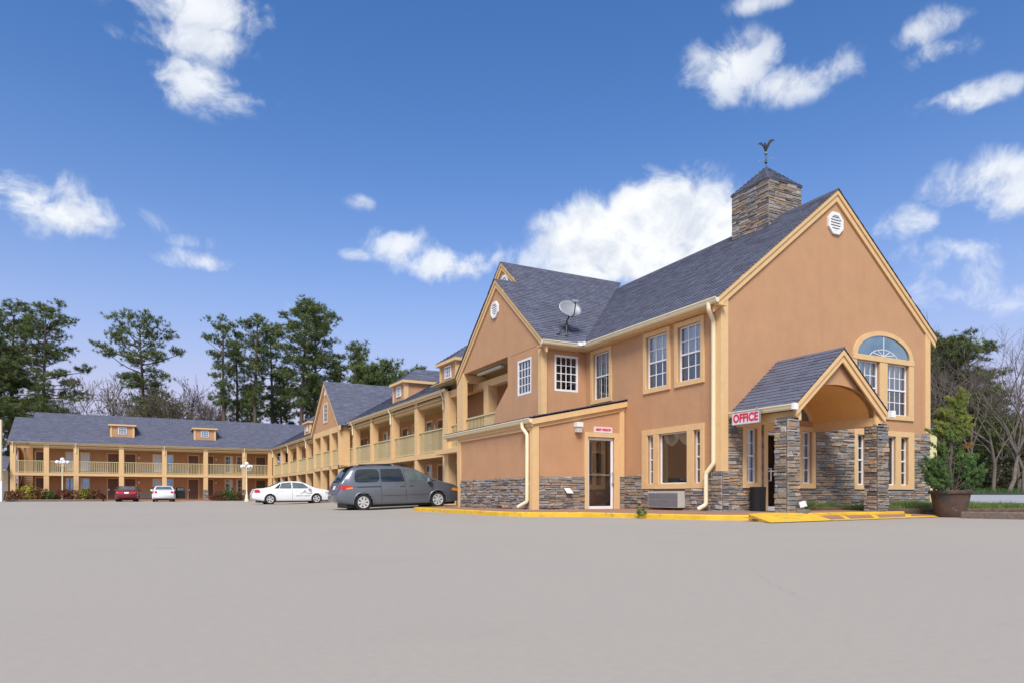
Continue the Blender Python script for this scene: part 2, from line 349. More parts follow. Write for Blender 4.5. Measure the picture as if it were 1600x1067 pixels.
def window(F, parent, u0, u1, v0, v1, cols=3, rows=4, sash=True, rec=.10, fm='white', curtain=None, fw=.035, panes=True, mun=.012, screen=False, trimw=None, trimm='trim', open_d=.45, mun_lower=True):
    """recessed window: frame with meeting rail, muntins, single panes, curtain behind; optional casing"""
    mb = MB(); grect(mb, F, u0, u1, v0, v1, fw, -rec-.02, -rec+.035)
    vm = (v0+v1)/2
    if sash: F.box(mb, u0+fw, u1-fw, vm-.022, vm+.022, -rec-.02, -rec+.03)
    w = mb.obj('window', fm, parent)
    if cols*rows > 1:
        mm = MB(); a0, a1, b0, b1 = u0+fw, u1-fw, v0+fw, v1-fw
        for i in range(1, cols): F.box(mm, a0+(a1-a0)*i/cols-mun, a0+(a1-a0)*i/cols+mun, b0 if mun_lower else vm, b1, -rec-.004, -rec+.012)
        for j in range(1, rows):
            z = b0+(b1-b0)*j/rows
            if (sash and abs(z-vm) < .03) or (not mun_lower and z < vm): continue
            F.box(mm, a0, a1, z-mun, z+mun, -rec-.006, -rec+.010)
        mm.obj('muntin', fm, w)
    if panes:
        a0, a1, b0, b1 = u0+fw, u1-fw, v0+fw, v1-fw; pc = MB(); pw, ph = (a1-a0)/cols, (b1-b0)/rows
        pm = None
        for i in range(cols):
            for j in range(rows):
                if pm is None:
                    q = MB(); q.add([F.P(0,0)-F.o, F.P(pw,0)-F.o, F.P(pw,ph)-F.o, F.P(0,ph)-F.o], [(3,2,1,0) if F.flip else (0,1,2,3)]); pm = q.mesh('pane', 'glass', fix=False)
                inst('pane', pm, w, F.P(a0+pw*i, b0+ph*j, -rec))
    else:
        q = MB(); F.sheet(q, u0+fw, u1-fw, v0+fw, v1-fw, -rec); q.obj('pane', 'glass', w, fix=False)
    if curtain:
        q = MB(); n = max(10, int((u1-u0)*26)); a = [(u0-.02+(u1-u0+.04)*i/n) for i in range(n+1)]
        vs = []; fs = []
        for i, x in enumerate(a):
            d = -rec-.055+.022*math.sin(i*1.9)+.012*math.sin(i*.77+u0)
            vs += [F.P(x, v0-.02, d), F.P(x, v1+.02, d)]
            if i: fs.append((2*i-2, 2*i, 2*i+1, 2*i-1))
        q.add(vs, fs); q.obj('curtain', curtain, w, smooth=True, fix=False)
    if screen:
        q = MB(); F.sheet(q, u0+fw, u1-fw, v0+fw, vm-.02, -rec-.025)
        q.obj('insect_screen', M['screen_t'], w, fix=False)
    # near-black panel, painted shade of the unlit room behind
    q = MB(); F.box(q, u0-.05, u1+.05, v0-.05, v1+.05, -rec-open_d, -rec-open_d+.02); q.obj('unlit_room_panel', 'dark', w)
    if trimw:
        q = MB(); grect(q, F, u0-trimw, u1+trimw, v0-trimw, v1+trimw, trimw, -.01, .045); q.obj('casing', trimm, w, bevel=.006)
    return w
def gutter(mb, a, b, n):
    a = Vector(a); n = Vector(n); z = Vector((0, 0, 1))
    pr = [(0, 0), (.075, 0), (.10, .035), (.115, .085), (.135, .105), (.135, .13), (.12, .13), (.10, .11), (.01, .11), (0, .13)]
    mb.prism([a+n*x+z*y for x, y in pr], Vector(b)-a)
def downspout(path, parent, name='downspout', r=.05, m='cream'):
    mb = MB(); P = [Vector(p) for p in path]; Q = [P[0]]
    for i in range(1, len(P)-1):
        d1 = (P[i-1]-P[i]).normalized(); d2 = (P[i+1]-P[i]).normalized(); k = .045
        Q += [P[i]+d1*k, P[i]+(d1+d2)*k*.28, P[i]+d2*k]
    Q.append(P[-1]); mb.tube(Q, r, 10); return mb.obj(name, m, parent, smooth=50)
def text_mesh(s, size, name='lettering', extrude=.004, bold=0.0, spacing=1.0, align='CENTER'):
    c = bpy.data.curves.new(name, 'FONT'); c.body = s; c.size = size; c.align_x = align; c.align_y = 'CENTER'; c.extrude = extrude; c.offset = bold; c.space_character = spacing
    o = bpy.data.objects.new(name, c); COL.objects.link(o); dg = bpy.context.evaluated_depsgraph_get()
    me = bpy.data.meshes.new_from_object(o.evaluated_get(dg)); bpy.data.objects.remove(o); me.name = name; return me
def place_text(me, F, u, v, d, m, parent, name='lettering', mirror=1):
    me.materials.clear(); me.materials.append(M[m])
    for p in me.vertices:
        q = F.P(u+p.co.x*mirror, v+p.co.y, d+p.co.z); p.co = q
    me.update(); o = bpy.data.objects.new(name, me); COL.objects.link(o); o.parent = parent; return o
M['screen_t'] = (lambda: (lambda m: m)(glass_mat('insect_screen_mesh', (.55, .56, .58), .0)))()
# ------------------------------------------------------------------ shingles and stones
def shcol(r=rnd):
    k = r.choice((.86, .94, 1, 1, 1.05, 1.13))*r.uniform(.95, 1.05)
    b = r.choice(((.116, .123, .172), (.110, .117, .163), (.124, .129, .178)))
    return tuple(c*k for c in b)
def tab_faces(o, U, V, Nn, w, e, gap=.004, t0=.020, t1=.005):
    a, b = gap, w-gap
    p = [o+U*a+Nn*t0, o+U*b+Nn*t0, o+U*b+V*e*1.02+Nn*t1, o+U*a+V*e*1.02+Nn*t1, o+U*a-Nn*.002, o+U*b-Nn*.002]
    return p, [(0,1,2,3), (4,5,1,0), (4,0,3), (5,2,1)]
def shingles(mb, o, U, V, v0, v1, span, e=.145, tab=.30, r=rnd, thick=.020):
    o = Vector(o); U = Vector(U).normalized(); V = Vector(V).normalized(); Nn = U.cross(V).normalized()
    if Nn.z < 0: Nn = -Nn
    v = v0; row = 0
    while v < v1-.02:
        ee = min(e, v1-v); a, b = span(v+ee/2)
        if b-a > .03:
            u = a-r.uniform(0, tab)
            while u < b:
                w = tab*r.uniform(.7, 1.25); x0, x1 = max(u, a), min(u+w, b)
                if x1-x0 > .02:
                    vs, fs = tab_faces(o+U*x0+V*v, U, V, Nn, x1-x0, ee, t0=thick*r.uniform(.8, 1.3)); mb.add(vs, fs, shcol(r))
                u += w
        v += e; row += 1
def slab(pts, parent, name='roof', th=.09, m='roofbase'):
    mb = MB(); P = [Vector(p) for p in pts]; n = (P[1]-P[0]).cross(P[2]-P[0]).normalized()
    if n.z < 0: n = -n
    mb.prism([p-n*.004 for p in P], -n*th); return mb.obj(name, m, parent)
SC = [((.215, .21, .215), 5), ((.165, .155, .15), 3), ((.265, .225, .19), 9), ((.36, .25, .17), 6), ((.41, .275, .18), 2), ((.31, .28, .255), 6), ((.14, .125, .115), 2), ((.285, .22, .165), 7), ((.37, .33, .295), 3)]
SCW = [c for c, k in SC for _ in range(k)]
STONES = []      # (screen size, verts, faces, colour, parent)
rs = random.Random(21)
def stone_geo(F, u0, u1, v0, v1, d, r=rs):
    g = .003; j = lambda k: r.uniform(-k, k); ch = min(.018, (v1-v0)*.24)
    a, b, c, e = u0+g, u1-g, v0+g, v1-g
    sl = (v1-v0)*.10; back = [(a, c+j(sl)), (b, c+j(sl)), (b, e+j(sl)), (a, e+j(sl))]; k = .012
    mid = [(x+j(.003), y+j(k*.6)) for x, y in back]
    fr = [(a+ch+j(.006), c+ch*.8+j(k*.7)), (b-ch+j(.006), c+ch*.8+j(k*.7)), (b-ch+j(.006), e-ch*.8+j(k*.7)), (a+ch+j(.006), e-ch*.8+j(k*.7))]
    vs = [F.P(x, y, 0) for x, y in back]+[F.P(x, y, d*.62+j(.004)) for x, y in mid]+[F.P(x, y, d+j(.009)) for x, y in fr]
    fs = []
    for q in (0, 4):
        fs += [(q+i, q+(i+1) % 4, q+4+(i+1) % 4, q+4+i) for i in range(4)]
    fs.append((8, 9, 10, 11)); return vs, fs
def stones(F, u0, u1, v0, v1, holes, parent, mortar_parent=None, r=rs, world=Matrix.Identity(4), dmin=.03, dmax=.065, wmin=.14, wmax=.44, hmin=.06, hmax=.125):
    v = v0
    while v < v1-.02:
        h = r.uniform(hmin, hmax)
        if v1-(v+h) < .05: h = v1-v
        cuts = [(x[0], x[1]) for x in holes if x[2] < v+h-.01 and x[3] > v+.01]
        iv = [(u0, u1)]
        for a, b in cuts:
            nv = []
            for p, q in iv:
                if b <= p or a >= q: nv.append((p, q)); continue
                if a-p > .03: nv.append((p, a))
                if q-b > .03: nv.append((b, q))
            iv = nv
        for p, q in iv:
            u = p
            while u < q-.001:
                w = r.uniform(wmin, wmax)
                if q-(u+w) < .08: w = q-u
                subs = [(v, v+h)] if (h < .085 or r.random() < .7) else [(v, v+h*.48), (v+h*.48, v+h)]
                for s0, s1 in subs:
                    vs, fs = stone_geo(F, u, u+w, s0, s1, r.uniform(dmin, dmax))
                    c = r.choice(SCW); k = r.uniform(.8, 1.2); c = tuple(x*k for x in c)
                    ctr = F.P(u+w/2, (s0+s1)/2); dep = (ctr-CAMP).dot(FWD)
                    vis = abs(F.N.dot((CAMP-ctr).normalized()))
                    if F.N.dot(CAMP-ctr) < 0: vis = 0
                    STONES.append((w*(s1-s0)*vis/max(dep, 1)**2, vs, fs, c, parent))
                u += w
        v += h
    mb = MB(); hs = list(holes)
    us = sorted({u0, u1, *[min(max(x[i], u0), u1) for x in hs for i in (0, 1)]}); vv = sorted({v0, v1, *[min(max(x[i], v0), v1) for x in hs for i in (2, 3)]})
    for a, b in zip(us, us[1:]):
        for c, d in zip(vv, vv[1:]):
            if any(x[0] < (a+b)/2 < x[1] and x[2] < (c+d)/2 < x[3] for x in hs) or b-a < .001 or d-c < .001: continue
            F.box(mb, a, b, c, d, .002, .018)
    each(mb, 'mortar', 'mortar', mortar_parent or parent)
def emit_stones(thing, limit=300):
    st = sorted(STONES, key=lambda s: -s[0]); rest = MB()
    for k, (a, vs, fs, c, par) in enumerate(st):
        if k < limit:
            ctr = sum((Vector(v) for v in vs), Vector())/len(vs)
            mb = MB(); mb.add([Vector(v)-ctr for v in vs], fs, c); o = mb.obj('stone', 'stone', par, fix=True); o.location = ctr
        else: rest.add(vs, fs, c)
    if rest.f: tag(rest.obj('small_stones', 'stone', thing, fix=False), kind='stuff')
    STONES.clear()

# ------------------------------------------------------------------ ground
def lerp(a, b, t): return a+(b-a)*max(0., min(1., t))
def depth_of(x, y): return (Vector((x, y, 0))-CAMP).dot(FWD)
def lot_z(x, y):
    if x < -5.6 or y < 10.6 or y > 60 or x > 0: return 0.0
    t = max(0, min(1, (x+5.6)/3.0)); e = max(0, min(1, (y-10.6)/1.2))
    return .13*t*e
mb = MB()
mb.poly([(-700, -500, -.05), (900, -500, -.05), (900, 900, -.05), (-700, 900, -.05)])
tag(mb.obj('ground', 'grass', fix=False), kind='structure')
mb = MB()
xs = [-90, -60, -40, -25, -15, -10, -8]+[-7+.4*i for i in range(18)]+[.3, 4, 8, 11, 20, 40, 70]
ys = [-90, -50, -30, -20, -14, -10, -7, -5, -3.4, -2, 0, 4, 8, 10]+[10.6+.3*i for i in range(6)]+[13, 16, 22, 30, 40, 50, 59, 60, 63, 66, 80]
vs = [(x, y, lot_z(x, y)) for y in ys for x in xs]; nx = len(xs)
fs = [(j*nx+i, j*nx+i+1, (j+1)*nx+i+1, (j+1)*nx+i) for j in range(len(ys)-1) for i in range(nx-1)
      if not (xs[i] >= 8 and ys[j] >= -3.4)]
mb.add(vs, fs); tag(mb.obj('parking_lot', 'asphalt', smooth=True, fix=False), kind='structure')
# terrain east of the office: lawn, road, bank (rises gently)
def hz_(d):
    K = [(0, -.02), (17.5, -.02), (20, .16), (25, .22), (27, .26), (46, .60), (48, .66), (60, 1.05), (90, 1.6), (400, 3)]
    for (a, za), (b, zb) in zip(K, K[1:]):
        if d <= b: return za+(zb-za)*(d-a)/(b-a)
    return 3
def strip(name, d0, d1, x0, x1, m, dz=0., kind='structure', n=10, k=24):
    mb = MB(); vs = []
    for j in range(n+1):
        d = d0+(d1-d0)*j/n
        for i in range(k+1):
            x = x0(d)+(x1-x0(d))*i/k; p = CAMP+RIGHT*x+FWD*d; vs.append((p.x, p.y, hz_(d)+dz))
    mb.add(vs, [(j*(k+1)+i, j*(k+1)+i+1, (j+1)*(k+1)+i+1, (j+1)*(k+1)+i) for j in range(n) for i in range(k)])
    return tag(mb.obj(name, m, smooth=True, fix=False), kind=kind)
left_edge = lambda d: (9.2-CAMP.x)/RIGHT.x-FWD.x/RIGHT.x*d if False else ((9.0-CAMP.x)-FWD.x*d)/RIGHT.x
strip('lawn', 18.7, 27.0, left_edge, 80, 'grass')
strip('road', 27.0, 45.5, left_edge, 160, 'road', .004)
strip('bank', 45.5, 140, left_edge, 260, 'grass', .03)
mb = MB(); a = CAMP+RIGHT*left_edge(45.6)+FWD*45.6; b = CAMP+RIGHT*160+FWD*45.6
mb.beam((a.x, a.y, hz_(45.6)+.06), (b.x, b.y, hz_(45.6)+.06), .25, .16); tag(mb.obj('road_kerb', 'metal_dark', fix=True), kind='structure')
# sidewalk
SW = .12
K = [(-3.2, 11.6), (-4.2, 11.3), (-4.62, 10.9), (-4.75, 10.4), (-4.75, 3.6), (-4.68, 3.0), (-4.5, 2.6), (-4.25, 2.32), (-3.9, 2.1), (-3.2, 1.75), (-2.3, -.6), (-1.95, -1.5), (-1.6, -1.85), (-1.2, -2.1)]
inner = [(-1.2, -2.1), (-.06, -2.26), (-.06, -2.12), (4.15, -2.12), (4.15, 0.4), (-.02, 0.4), (-.02, 4.2), (-3.2, 4.2), (-3.2, 11.6)]
def inset(pts, w):
    out = []
    for i, p in enumerate(pts):
        a = Vector(pts[max(i-1, 0)]); b = Vector(pts[min(i+1, len(pts)-1)]); t = (b-a).normalized(); n = Vector((-t.y, t.x))
        out.append(Vector(p)+n*w)
    return out
KI = inset(K, .16)
mb = MB(); body = [tuple(p) for p in KI]+inner[1:]
hw_ = lambda i, x, y: SW if i < len(KI) else SW+.03
mb.add([(x, y, hw_(i, x, y)) for i, (x, y) in enumerate(body)]+[(x, y, -.03) for x, y in body], [tuple(range(len(body)))]+[(i, (i+1) % len(body), len(body)+(i+1) % len(body), len(body)+i) for i in range(len(body))])
sme = mb.mesh('sidewalk', 'concrete'); bm = bmesh.new(); bm.from_mesh(sme); bmesh.ops.triangulate(bm, faces=[f for f in bm.faces if len(f.verts) > 4]); bm.to_mesh(sme); bm.free(); so_ = bpy.data.objects.new('sidewalk', sme); COL.objects.link(so_); tag(so_, kind='structure')
mb = MB()
for i in range(len(K)-1):
    p, q, r_, s_ = K[i], K[i+1], KI[i+1], KI[i]
    mb.prism([(p[0], p[1], -.03), (q[0], q[1], -.03), (r_[0], r_[1], -.03), (s_[0], s_[1], -.03)], (0, 0, SW+.034))
bm = bmesh.new(); me = mb.mesh('kerb', 'yellow'); bm.from_mesh(me); bmesh.ops.remove_doubles(bm, verts=bm.verts, dist=.0005)
inn = [f for f in bm.faces if False]; bm.to_mesh(me); bm.free()
ko = bpy.data.objects.new('kerb', me); COL.objects.link(ko); tag(ko, kind='structure')
bv = ko.modifiers.new('bevel', 'BEVEL'); bv.width = .025; bv.segments = 2; bv.limit_method = 'ANGLE'
# painted ramp down from the porch and hatched strip
mb = MB()
top = [(-1.2, -2.1), (-.3, -2.42), (.9, -2.42)]
mb.add([(-1.2, -2.1, SW+.010), (.60, -2.265, SW+.036), (-.3, -2.262, SW+.036), (-2.0, -3.42, .016), (.25, -3.15, .016), (-1.2, -2.1, -.02), (.60, -2.265, -.02), (-.5, -1.75, SW+.037), (.62, -1.62, SW+.037), (-1.05, -1.9, SW+.02)],
       [(0, 3, 2), (3, 4, 2), (4, 1, 2), (0, 5, 3), (4, 6, 1), (0, 2, 7), (0, 7, 9), (2, 1, 8, 7)])
tag(mb.obj('ramp', 'yellow', fix=False), kind='structure')
mb = MB(); mb.box(-.05, 4.15, -2.26, -2.12, -.02, SW+.034); tag(mb.obj('porch_kerb', 'yellow', bevel=.02), kind='structure')
def ap_z(x, y):
    yf = -3.36+(x+1.6)*(.84/7.8); return .006+.079*max(0, min(1, (y-yf)/(-2.262-yf)))
mb = MB(); xs_ = [-1.6, -1.0, -.4, .2, .8, 1.4, 2.0, 2.6, 3.2, 3.8, 4.15, 4.6, 5.1, 5.6, 6.2]
for x0, x1 in zip(xs_, xs_[1:]):
    f = lambda x: -3.36+(x+1.6)*(.84/7.8); g = lambda x: -2.262 if x < 4.2 else -2.262-(x-4.15)*.12
    for j in range(3):
        q = [(x, f(x)+(g(x)-f(x))*t) for x, t in ((x0, j/3), (x1, j/3), (x1, (j+1)/3), (x0, (j+1)/3))]; mb.poly([(x, y, ap_z(x, y)) for x, y in q])
tag(mb.obj('porch_apron', 'concrete', fix=False), kind='structure')
def line(mb, a, b, w, z):
    a = Vector(a); b = Vector(b); t = (b-a).normalized(); n = Vector((-t.y, t.x))*w/2
    mb.poly([(*(a-n), z), (*(b-n), z), (*(b+n), z), (*(a+n), z)])
def sline(mb, a, b, w=.14, k=5):
    a = Vector(a); b = Vector(b); t = (b-a).normalized(); n = Vector((-t.y, t.x))*w/2
    for i in range(k):
        p, q = a.lerp(b, i/k), a.lerp(b, (i+1)/k); mb.poly([(c.x, c.y, ap_z(c.x, c.y)+.006) for c in (p-n, q-n, q+n, p+n)])
mb = MB(); sline(mb, (-1.5, -3.27), (6.1, -2.45), .13, 16)
for x, y in ((.9, -3.06), (2.1, -2.93), (3.5, -2.78)): sline(mb, (x+.75, -2.275), (x, y))
tag(mb.obj('hatch_markings', 'yellow', fix=False), kind='structure')
# parking bay lines
mb = MB()
def gline(mb, a, b, w, k=10, dz=.006):
    a = Vector(a); b = Vector(b); t = (b-a).normalized(); n = Vector((-t.y, t.x))*w/2
    for i in range(k):
        p, q = a.lerp(b, i/k), a.lerp(b, (i+1)/k)
        mb.poly([(c.x, c.y, lot_z(c.x, c.y)+dz) for c in (p-n, q-n, q+n, p+n)])
for y in (15.2, 18.2, 21.2, 24.2, 27.2, 30.0, 33.4, 36.4, 39.4): gline(mb, (-8.6, y), (-3.9, y), .11)
tag(mb.obj('parking_lines', 'yellow_line', fix=False), kind='structure')
mb = MB(); gline(mb, (-8.3, 10.9), (-4.95, 5.9), .1); tag(mb.obj('faded_line', 'pale_line', fix=False), kind='structure')
mb = MB()
for x in (-21.5, -18.6, -15.0-2.4, -14.4, -11.4, -8.4): gline(mb, (x, 55.6), (x-.1, 60.5), .1)
tag(mb.obj('far_parking_lines', 'pale_line', fix=False), kind='structure')
# ------------------------------------------------------------------ office building
S = .86                                     # roof pitch
SM, SX = .80, .82
W_, ZE, ZR, XR = 8.84, 5.72, 9.256, 4.42     # width, wall plate, ridge, ridge x
OB = empty('office_building', (0, 0, 0), 0, 'two-storey tan stucco motel office with stone base, gabled porch and stone chimney', 'building')
FF = Fr((0, 0, 0), (1, 0, 0), (0, -1, 0)); FL = Fr((0, 0, 0), (0, 1, 0), (-1, 0, 0))
# front gable wall
hf = [(.87, 1.27, .90, 2.36), (1.65, 2.63, .10, 2.30), (3.01, 3.41, .90, 2.36), (5.36, 5.74, .88, 2.37), (5.99, 7.16, .88, 2.37), (7.41, 7.79, .88, 2.37), (5.33, 6.39, 3.03, 4.60), (6.75, 7.81, 3.03, 4.60)]
mb = MB(); wall(mb, FF, 0, W_, 0, ZE, hf); mb.poly([FF.P(0, ZE), FF.P(W_, ZE), FF.P(XR, ZR)]); mb.obj('front_wall', 'stucco', OB, fix=False)
hl = [(.75, 1.01, .90, 2.34), (1.27, 2.48, .90, 2.36), (2.73, 3.0, .90, 2.34), (.74, 1.66, 3.74, 5.27), (2.12, 3.07, 3.74, 5.28), (4.97, 5.90, 3.76, 5.29)]
mb = MB(); wall(mb, FL, 0, 6.37, 0, ZE, hl); wall(mb, FL, 6.37, 17, 0, ZE); mb.obj('side_wall', 'stucco', OB, fix=False)
mb = MB(); FRt = Fr((W_, 0, 0), (0, 1, 0), (1, 0, 0)); wall(mb, FRt, 0, 14, 0, ZE); FB = Fr((0, 14, 0), (1, 0, 0), (0, 1, 0)); wall(mb, FB, 0, W_, 0, ZE); mb.poly([FB.P(0, ZE), FB.P(W_, ZE), FB.P(XR, ZR)])
mb.obj('rear_wall', 'stucco', OB, fix=False)
# floors inside so that windows do not look through the building
mb = MB(); mb.box(.15, W_-.15, .6, 13.8, 2.7, 2.85); mb.box(.15, W_-.15, .6, 13.8, .1, .15); mb.box(.6, W_-.15, 4.0, 4.1, .1, 5.5); mb.box(3.2, 3.3, .3, 4.0, .15, 5.5); each(mb, 'interior_partition', 'room', OB)
# corner boards
mb = MB(); FF.box(mb, .0, .20, 1.19, ZE-.05, 0, .05); FL.box(mb, -.05, .16, 1.19, ZE-.1, 0, .05); FF.box(mb, W_-.2, W_+.05, 2.53, ZE, 0, .05); FRt.box(mb, 0, .2, 0, ZE, 0, .05); each(mb, 'corner_board', 'trim', OB, bevel=.006)
def rake(F, apex, foot_l, foot_r, w, d0, d1, name, parent, second=True):
    ax, az = apex; mb = MB()
    for fx, fz in (foot_l, foot_r):
        t = Vector((ax-fx, az-fz)).normalized(); n = Vector((-t.y, t.x)); n = n if n.y < 0 else -n
        vert = w/abs(n.y)
        F.prism(mb, [(fx, fz), (ax, az), (ax, az-vert), (fx, fz-vert)], d0, d1)
        if second: F.prism(mb, [(fx, fz+.0), (ax, az+.0), (ax, az-vert*.42), (fx, fz-vert*.42)], d1-.002, d1+.035)
    return each(mb, name, 'trim', parent)
OV = .30
def tri_z(u, cu, cz, s): return cz-s*abs(u-cu)
rake(FF, (XR, ZR+.125), (-OV, ZR+.125-SM*(XR+OV)), (W_+OV, ZR+.125-SM*(XR+OV)), .25, .0, .06, 'rake_board', OB)
# main roof
def zl(x): return ZE+SM*x+.14
RF = slab([(-OV, -.04, zl(-OV)), (-OV, 6.07, zl(-OV)), (XR, 10.68, zl(XR)), (XR, -.04, zl(XR))], OB)
k = math.hypot(1, S); km = math.hypot(1, SM); kx = math.hypot(1, SX); mb = MB()
def sp_main(v):
    x = -OV+v/km; return (-.125, (x+6.526)/1.025+.01)
shingles(mb, (-OV-.03, 0, zl(-OV)-.03*SM), (0, 1, 0), (1, 0, SM), 0, (XR+OV+.04)*km, sp_main, r=random.Random(1))
tag(mb.obj('shingles', 'shingle', RF, fix=False), kind='stuff')
R2 = slab([(W_+OV, -.04, zl(-OV)), (W_+OV, 14.2, zl(-OV)), (XR, 14.2, zl(XR)), (XR, -.04, zl(XR))], OB)
mb = MB(); shingles(mb, (W_+OV+.03, 0, zl(-OV)-.03*SM), (0, 1, 0), (-1, 0, SM), 0, (XR+OV)*km, lambda v: (-.125, 14.25), e=.29, tab=.8, r=random.Random(2))
tag(mb.obj('shingles', 'shingle', R2, fix=False), kind='stuff')
mb = MB()
for i in range(34): y = -.125+i*.31; mb.prism([(XR-.14, y, zl(XR)-.14*SM+.022), (XR, y, zl(XR)+.026), (XR+.14, y, zl(XR)-.14*SM+.022), (XR+.14, y, zl(XR)-.14*SM), (XR, y, zl(XR)), (XR-.14, y, zl(XR)-.14*SM)], (0, .304, 0))
mb.obj('ridge_cap', mat('ridge_shingle', (.088, .09, .122), .95, .25, 9, .5, 90), RF)
# cross gables on the left side
FX = Fr((-1.72, 0, 0), (0, 1, 0), (-1, 0, 0)); FU = Fr((-.70, 0, 0), (0, 1, 0), (-1, 0, 0)); FY = Fr((0, 6.37, 0), (1, 0, 0), (0, -1, 0))
YL, YU = 9.80, 11.35
ZUr = 5.60+SX*(YU-6.05)
def zx(y): return ZUr-SX*abs(y-YU)
ZLr = zx(YL)
RX = slab([(-1.76, 6.05, zx(6.05)), (-.325, 6.05, zx(6.05)), (5.11, YU, zx(YU)), (-.74, YU, zx(YU)), (-.74, YL, zx(YL)), (-1.76, YL, zx(YL))], OB)
mb = MB()
def sp_x(v):
    y = 6.02+v/kx; return (-1.845 if y < YL else -.825, 1.025*y-6.526+.02)
shingles(mb, (0, 6.02, zx(6.02)), (1, 0, 0), (0, 1, SX), 0, (YU-6.02)*kx, sp_x, r=random.Random(3))
tag(mb.obj('shingles', 'shingle', RX, fix=False), kind='stuff')
R4 = slab([(-1.76, YL, ZLr), (-.70, YL, ZLr), (-.70, 13.6, ZLr-SX*3.8), (-1.76, 13.6, ZLr-SX*3.8)], OB)
mb = MB(); shingles(mb, (0, 13.6, ZLr-SX*3.8), (1, 0, 0), (0, -1, SX), 0, 3.8*kx, lambda v: (-1.845, -.7), e=.29, tab=.8, r=random.Random(44)); tag(mb.obj('shingles', 'shingle', R4, fix=False), kind='stuff')
R5 = slab([(-.74, YU, zx(YU)), (5.06, YU, zx(YU)), (5.06, 16.6, zx(16.6)), (-.74, 16.6, zx(16.6))], OB, m='trim')
mb = MB(); shingles(mb, (0, 16.6, zx(16.6)), (1, 0, 0), (0, -1, SX), 0, 5.25*kx, lambda v: (-.825, 5), e=.29, tab=.8, r=random.Random(4)); tag(mb.obj('shingles', 'shingle', R5, fix=False), kind='stuff')
# front bay wall (over the lean-to) with the walkway opening
wb = (7.13, 8.13, 4.07, 5.30)
mb = MB(); wall(mb, FX, 6.37, 8.91, 2.4, 5.62, [wb], .10)
mb.poly([FX.P(8.91, 2.4), FX.P(10.04, 2.4), FX.P(10.04, 3.3), FX.P(9.96, 3.75), FX.P(8.91, 4.54)])
gh = (ZLr-.06-5.62)/SX; mb.poly([FX.P(YL-gh, 5.62), FX.P(YL+gh, 5.62), FX.P(YL, ZLr-.06)])
# thickness of the cut edge
for p, q in (((8.91, 5.62), (8.91, 4.54)), ((8.91, 4.54), (9.96, 3.75)), ((9.96, 3.75), (10.04, 3.3)), ((8.91, 5.62), (12.94, 5.62)), ((10.04, 3.3), (10.04, 2.4))): mb.poly([FX.P(*p), FX.P(*q), FX.P(*q, -.22), FX.P(*p, -.22)])
mb.poly([FX.P(8.91, 2.4, -.22), FX.P(10.04, 2.4, -.22), FX.P(10.04, 3.3, -.22), FX.P(9.96, 3.75, -.22), FX.P(8.91, 4.54, -.22)])
mb.obj('gable_wall', 'stucco', OB, fix=False)
hy = (-1.25, -.32, 4.07, 5.28)
mb = MB(); wall(mb, FY, -1.72, 0, 2.4, 5.62, [hy], .10); mb.obj('bay_side_wall', 'stucco', OB, fix=False)
mb = MB(); mb.poly([FU.P(YU-5.1, ZUr-.06-SX*5.1), FU.P(YU+5.1, ZUr-.06-SX*5.1), FU.P(YU, ZUr-.06)]); mb.poly([FU.P(13.0, 5.1), FU.P(16.4, 5.1), FU.P(16.4, ZUr-.06-SX*5.1), FU.P(13.0, ZUr-.06-SX*5.1)]); mb.obj('upper_gable_wall', 'stucco', OB, fix=False)
# raised reveal line across the gable
mb = MB(); FX.box(mb, 6.37, 8.70, 5.585, 5.60, 0, .008); mb.obj('reveal_line', 'stucco', OB)
rake(FX, (YL, ZLr-.012), (6.02, ZLr-.012-SX*(YL-6.02)), (13.58, ZLr-.012-SX*(YL-6.02)), .24, 0, .06, 'rake_board', OB)
rake(FU, (YU, ZUr-.012), (9.5, ZUr-.012-SX*(YU-9.5)), (16.6, ZUr-.012-SX*5.25), .24, 0, .06, 'rake_board', OB)
mb = MB(); FX.box(mb, 6.37, 6.58, 2.9, 5.44, 0, .049); FY.box(mb, -1.77, -1.57, 2.9, 5.44, 0, .05); each(mb, 'corner_board', 'trim', OB, bevel=.006)
# octagon louvre vents
def vent(F, u, v, r, parent):
    mb = MB(); pts = [(u+r*math.cos(R(22.5+45*i)), v+r*math.sin(R(22.5+45*i))) for i in range(8)]; q = [(u+(a-u)*.72, v+(b-v)*.72) for a, b in pts]
    for i in range(8):
        j = (i+1) % 8; F.prism(mb, [pts[i], pts[j], q[j], q[i]], 0, .06)
    o = mb.obj('vent', 'white', parent)
    b = MB(); F.prism(b, q, .004, .010); b.obj('vent_backing', 'metal_dark', o)
    for i in range(6):
        y = v-r*.60+i*r*.235; hw = min(r*.66, r*.96-abs(y+.03-v)); s = MB()
        F.box(s, u-hw, u+hw, y, y+r*.12, .010, .04); s.obj('louvre', 'white', o)
vent(FF, 4.39, 8.42, .34, OB); vent(FX, 9.95, 7.55, .33, OB); vent(FU, 11.15, 9.05, .33, OB)
